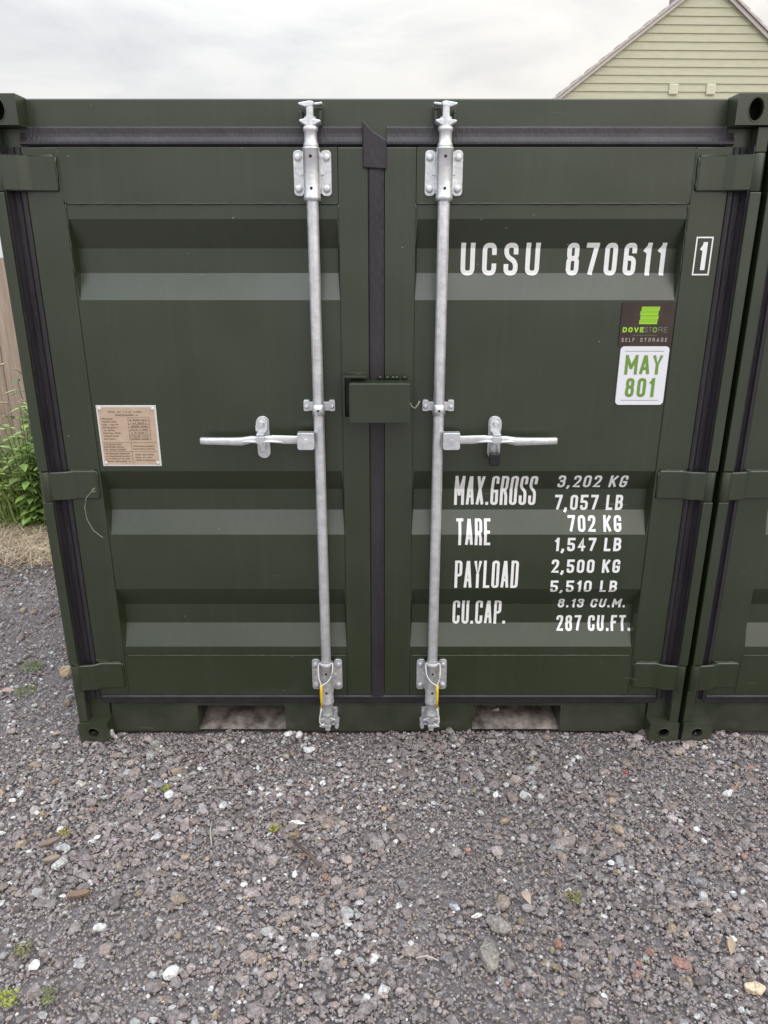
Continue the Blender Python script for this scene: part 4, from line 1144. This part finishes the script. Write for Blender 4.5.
# tall flowering grasses with seed heads
rs = random.Random(21); vs, fs, cs = [], [], []
mb = MB()
def grass_clump(x, y, n, h, label, seed):
    rs = random.Random(seed); r = empty('tall_grass_plant', (x, y, 0)); mb = MB(); sd = MB()
    for _ in range(n):
        a = rs.uniform(0, math.tau); l = rs.uniform(.04, .28); hh = h * rs.uniform(.7, 1.05)
        bx_, by_ = rs.uniform(-.05, .05), rs.uniform(-.05, .05)
        P = [Vector((bx_ + math.cos(a) * l * t * t, by_ + math.sin(a) * l * t * t, hh * (t - .12 * t ** 4))) for t in [k / 7 for k in range(8)]]
        mb.tube(P, [.0016 * (1 - .5 * k / 7) for k in range(8)], 4)
        dv = (P[-1] - P[-2]).normalized(); top = P[-1]
        drp = Vector((math.cos(a), math.sin(a), -.5)) * .03
        sd.tube([top, top + dv * .03 + drp * .3, top + dv * .06 + drp, top + dv * .085 + drp * 1.8], [.0015, .0065, .006, .001], 6)
    mb.build('stalk', mat('dry_stalk', (.40, .32, .19), .8), r); sd.build('seed_head', mat('seed_head_straw', (.45, .36, .24), .9, ncol=(.55, .45, .32), nscale=120), r)
    tag(r, label, 'grass')
grass_clump(-2.32, 2.55, 12, 1.10, 'tall dry grass with drooping seed heads against the fence, at the left edge', 1)
grass_clump(-2.13, 2.75, 10, 1.18, 'tall seeding grass nearest the container post, behind the weeds', 2)
grass_clump(-2.9, 2.7, 14, 1.05, 'tall seeding grass further along the fence, out to the left', 3)
def weed(x, y, h, n, label, seed, col=(.055, .12, .02), ll=.085):
    rs = random.Random(seed); r = empty('leafy_weed', (x, y, 0)); mb = MB(); vs, fs, cs = [], [], []
    for s_ in range(n):
        a = rs.uniform(0, math.tau); l = rs.uniform(.03, .16); hh = h * rs.uniform(.6, 1)
        P = [Vector((math.cos(a) * l * t, math.sin(a) * l * t, hh * t)) for t in [k / 6 for k in range(7)]]
        mb.tube(P, .0028, 5)
        for k in range(1, 12):
            t = k / 11; p = P[0].lerp(P[-1], t)
            for q in (0, 1):
                b = a + k * 1.57 + q * math.pi + rs.uniform(-.3, .3); L_ = ll * (1.05 - .5 * t) * rs.uniform(.7, 1.2); w = L_ * .30
                d1 = Vector((math.cos(b), math.sin(b), rs.uniform(-.25, .45))); sdv = Vector((-math.sin(b), math.cos(b), 0)); o = len(vs)
                tip = p + d1 * L_ - Vector((0, 0, L_ * .25))
                vs += [tuple(p), tuple(p + d1 * L_ * .35 + sdv * w), tuple(p + d1 * L_ * .4 - Vector((0, 0, .006))), tuple(p + d1 * L_ * .35 - sdv * w), tuple(p + d1 * L_ * .72 + sdv * w * .6 - Vector((0, 0, L_ * .1))), tuple(p + d1 * L_ * .72 - sdv * w * .6 - Vector((0, 0, L_ * .1))), tuple(tip)]
                fs += [(o, o + 1, o + 2), (o, o + 2, o + 3), (o + 1, o + 4, o + 6, o + 2), (o + 2, o + 6, o + 5, o + 3)]
                kk = rs.uniform(.7, 1.5); cs += [(col[0] * kk, col[1] * kk, col[2] * kk)] * 7
    mb.build('stem', mat('weed_stem', (.09, .14, .04), .6), r)
    lo = colmesh('leaves', vs, fs, cs, M['leaf']); lo.parent = r; lo['kind'] = 'stuff'
    tag(r, label, 'weed')
weed(-2.08, 2.22, .78, 14, 'bushy green leafy weed nearest the container post', 5, (.15, .25, .06), .10)
weed(-2.27, 2.24, .84, 14, 'tall pale green leafy weed at the left edge', 6, (.21, .32, .08), .11)
weed(-2.30, 2.55, 1.02, 12, 'dark green leafy weed behind the others, close to the fence', 7, (.09, .17, .04), .11)
weed(-2.38, 2.30, .50, 12, 'low yellowish green weed at the very left edge above the dry grass', 11, (.26, .33, .09), .09)
weed(-2.18, 2.40, .95, 10, 'tall bright green weed between the edge weed and the container post', 12, (.17, .27, .06), .10)
weed(-2.62, 2.40, .7, 6, 'leafy weed out to the left beyond the picture edge', 8)
weed(-1.92, 2.60, .72, 6, 'green leafy weed hidden mostly behind the container corner', 9, (.07, .14, .03))

# ------------------------------------------------------------------ fence
fr = empty('wooden_fence', (0, 3.25, 0))
pm = MB(); pm.box(-.068, .068, -.010, .010, 0, 1.70, 0, .003); first = None
rs = random.Random(4); x = -7.0
pm_o = pm.build('plank', M['fence'], fr); pm_o.location = (x, 0, 0)
while x < 8:
    x += .146; c = pm_o.copy(); COL.objects.link(c); c.parent = fr
    c.location = (x, rs.uniform(-.004, .004), rs.uniform(-.012, .012)); c.rotation_euler = (0, R(rs.uniform(-.4, .4)), 0)
rm = MB(); rm.box(-7.1, 8.1, .012, .055, 0, .075)
ra = rm.build('rail', M['fence'], fr); ra.location = (0, 0, .35); rb = ra.copy(); COL.objects.link(rb); rb.parent = fr; rb.location = (0, 0, 1.35)
pp = MB(); pp.box(-.05, .05, .057, .155, -.02, 1.74, 0, .004); po = pp.build('post', M['fence'], fr); po.location = (-7, 0, 0)
for k in range(1, 9): c = po.copy(); COL.objects.link(c); c.parent = fr; c.location = (-7 + k * 1.85, 0, 0)
tag(fr, 'pinkish brown weathered board fence behind the weeds and the containers', 'fence')

# ------------------------------------------------------------------ house beyond
hs = empty('house', (6.17, 14, 0)); hs.rotation_euler = (0, 0, R(1.5))
PX = .745; AP = 6.80; HWD = 5.2    # pitch, apex height, half width
mb = MB(); ev = AP - PX * HWD
mb.add([(-HWD, .03, 0), (HWD, .03, 0), (HWD, .03, ev - .03), (0, .03, AP - .03), (-HWD, .03, ev - .03), (-HWD, 9, 0), (HWD, 9, 0), (HWD, 9, ev - .03), (0, 9, AP - .03), (-HWD, 9, ev - .03)],
       [(0, 1, 2, 3, 4), (9, 8, 7, 6, 5), (0, 4, 9, 5), (1, 6, 7, 2)])
mb.build('wall', M['clad_dark'], hs)
# weatherboards, each a wedge trimmed to the gable
bh = .1425; z = .02
while z < AP - .06:
    zt = min(z + bh - .006, AP - .05)
    def lim(zz): return HWD if zz < ev else (AP - zz) / PX
    w0, w1 = max(.01, lim(z) - .04), max(.005, lim(zt) - .04)
    b = MB(); b.add([(-w0, -.014, z), (w0, -.014, z), (w1, .004, zt + .004), (-w1, .004, zt + .004), (-w0, .028, z), (w0, .028, z), (w1, .028, zt + .004), (-w1, .028, zt + .004)],
                    [(0, 1, 2, 3), (0, 4, 5, 1), (4, 7, 6, 5), (3, 2, 6, 7), (0, 3, 7, 4), (1, 5, 6, 2)])
    b.build('weatherboard', M['clad'], hs)
    z += bh
# roof slopes, bargeboards, verge tiles
for s_ in (-1, 1):
    b = MB()
    def rp_(t, dz): return (s_ * t, AP - PX * t + dz)
    b.add([(0, -.05, AP - .01), (rp_(HWD + .35, 0)[0], -.05, rp_(HWD + .35, -.01)[1]), (rp_(HWD + .35, 0)[0], 9.1, rp_(HWD + .35, -.01)[1]), (0, 9.1, AP - .01),
           (0, -.05, AP + .015), (rp_(HWD + .35, 0)[0], -.05, rp_(HWD + .35, .015)[1]), (rp_(HWD + .35, 0)[0], 9.1, rp_(HWD + .35, .015)[1]), (0, 9.1, AP + .015)],
          [(0, 1, 2, 3), (4, 7, 6, 5), (0, 4, 5, 1), (3, 2, 6, 7), (1, 5, 6, 2), (0, 3, 7, 4)])
    b.build('roof', M['tile'], hs)
    b = MB(); L0 = 0; L1 = HWD + .3
    b.prism([rp_(L0, -.085), rp_(L1, -.085), rp_(L1, -.012), rp_(L0, -.012)], -.075, -.052, 'y')
    b.build('bargeboard', M['barge'], hs)
    # stepped verge tiles, one object each
    t = .0; k = 0; ln = .335
    th = math.atan(PX)
    tm = MB(); tm.add([(0, -.055, .0), (ln * 1.06, -.055, -.0), (ln * 1.06, .25, 0), (0, .25, 0), (0, -.055, .010), (ln * 1.06, -.055, .034), (ln * 1.06, .25, .034), (0, .25, .010)],
                      [(0, 1, 2, 3), (4, 7, 6, 5), (0, 4, 5, 1), (3, 2, 6, 7), (1, 5, 6, 2), (0, 3, 7, 4)])
    tm.add([(0, -.075, -.02), (ln, -.075, -.02), (ln, -.075, .030), (0, -.075, .008), (0, -.054, -.02), (ln, -.054, -.02), (ln, -.054, .030), (0, -.054, .008)], [(0, 1, 2, 3), (4, 7, 6, 5), (0, 4, 5, 1), (3, 2, 6, 7), (1, 5, 6, 2), (0, 3, 7, 4)])
    base = None; dist = 0; tot = (HWD + .3) / math.cos(th)
    while dist < tot:
        if base is None: base = tm.build('verge_tile', M['tile'], hs); o = base
        else: o = base.copy(); COL.objects.link(o); o.parent = hs
        hx = dist * math.cos(th)
        o.location = (s_ * hx, -.05, AP - PX * hx + .0165)
        # local +x runs down the slope
        o.rotation_euler = (0, th, 0) if s_ > 0 else (0, th, 0)
        if s_ < 0: o.scale = (-1, 1, 1); o.rotation_euler = (0, -th, 0)
        dist += ln
for vx in (-.445, .30):
    b = MB(); b.box(vx - .088, vx + .088, -.042, -.0145, 4.815, 5.0, 0, .01)
    for k in range(5): b.box(vx - .07, vx + .07, -.047, -.0425, 4.838 + k * .031, 4.852 + k * .031)
    b.build('air_vent', M['vent'], hs)
b = MB(); b.lathe([(.085, 5.9), (.085, 6.75), (.105, 6.77), (.105, 6.84), (.07, 6.84)], (-.42, .55), 'z', 14)
b.build('flue', M['chim'], hs)
tag(hs, 'cream weatherboarded gable end of a house rising behind the right container', 'house')
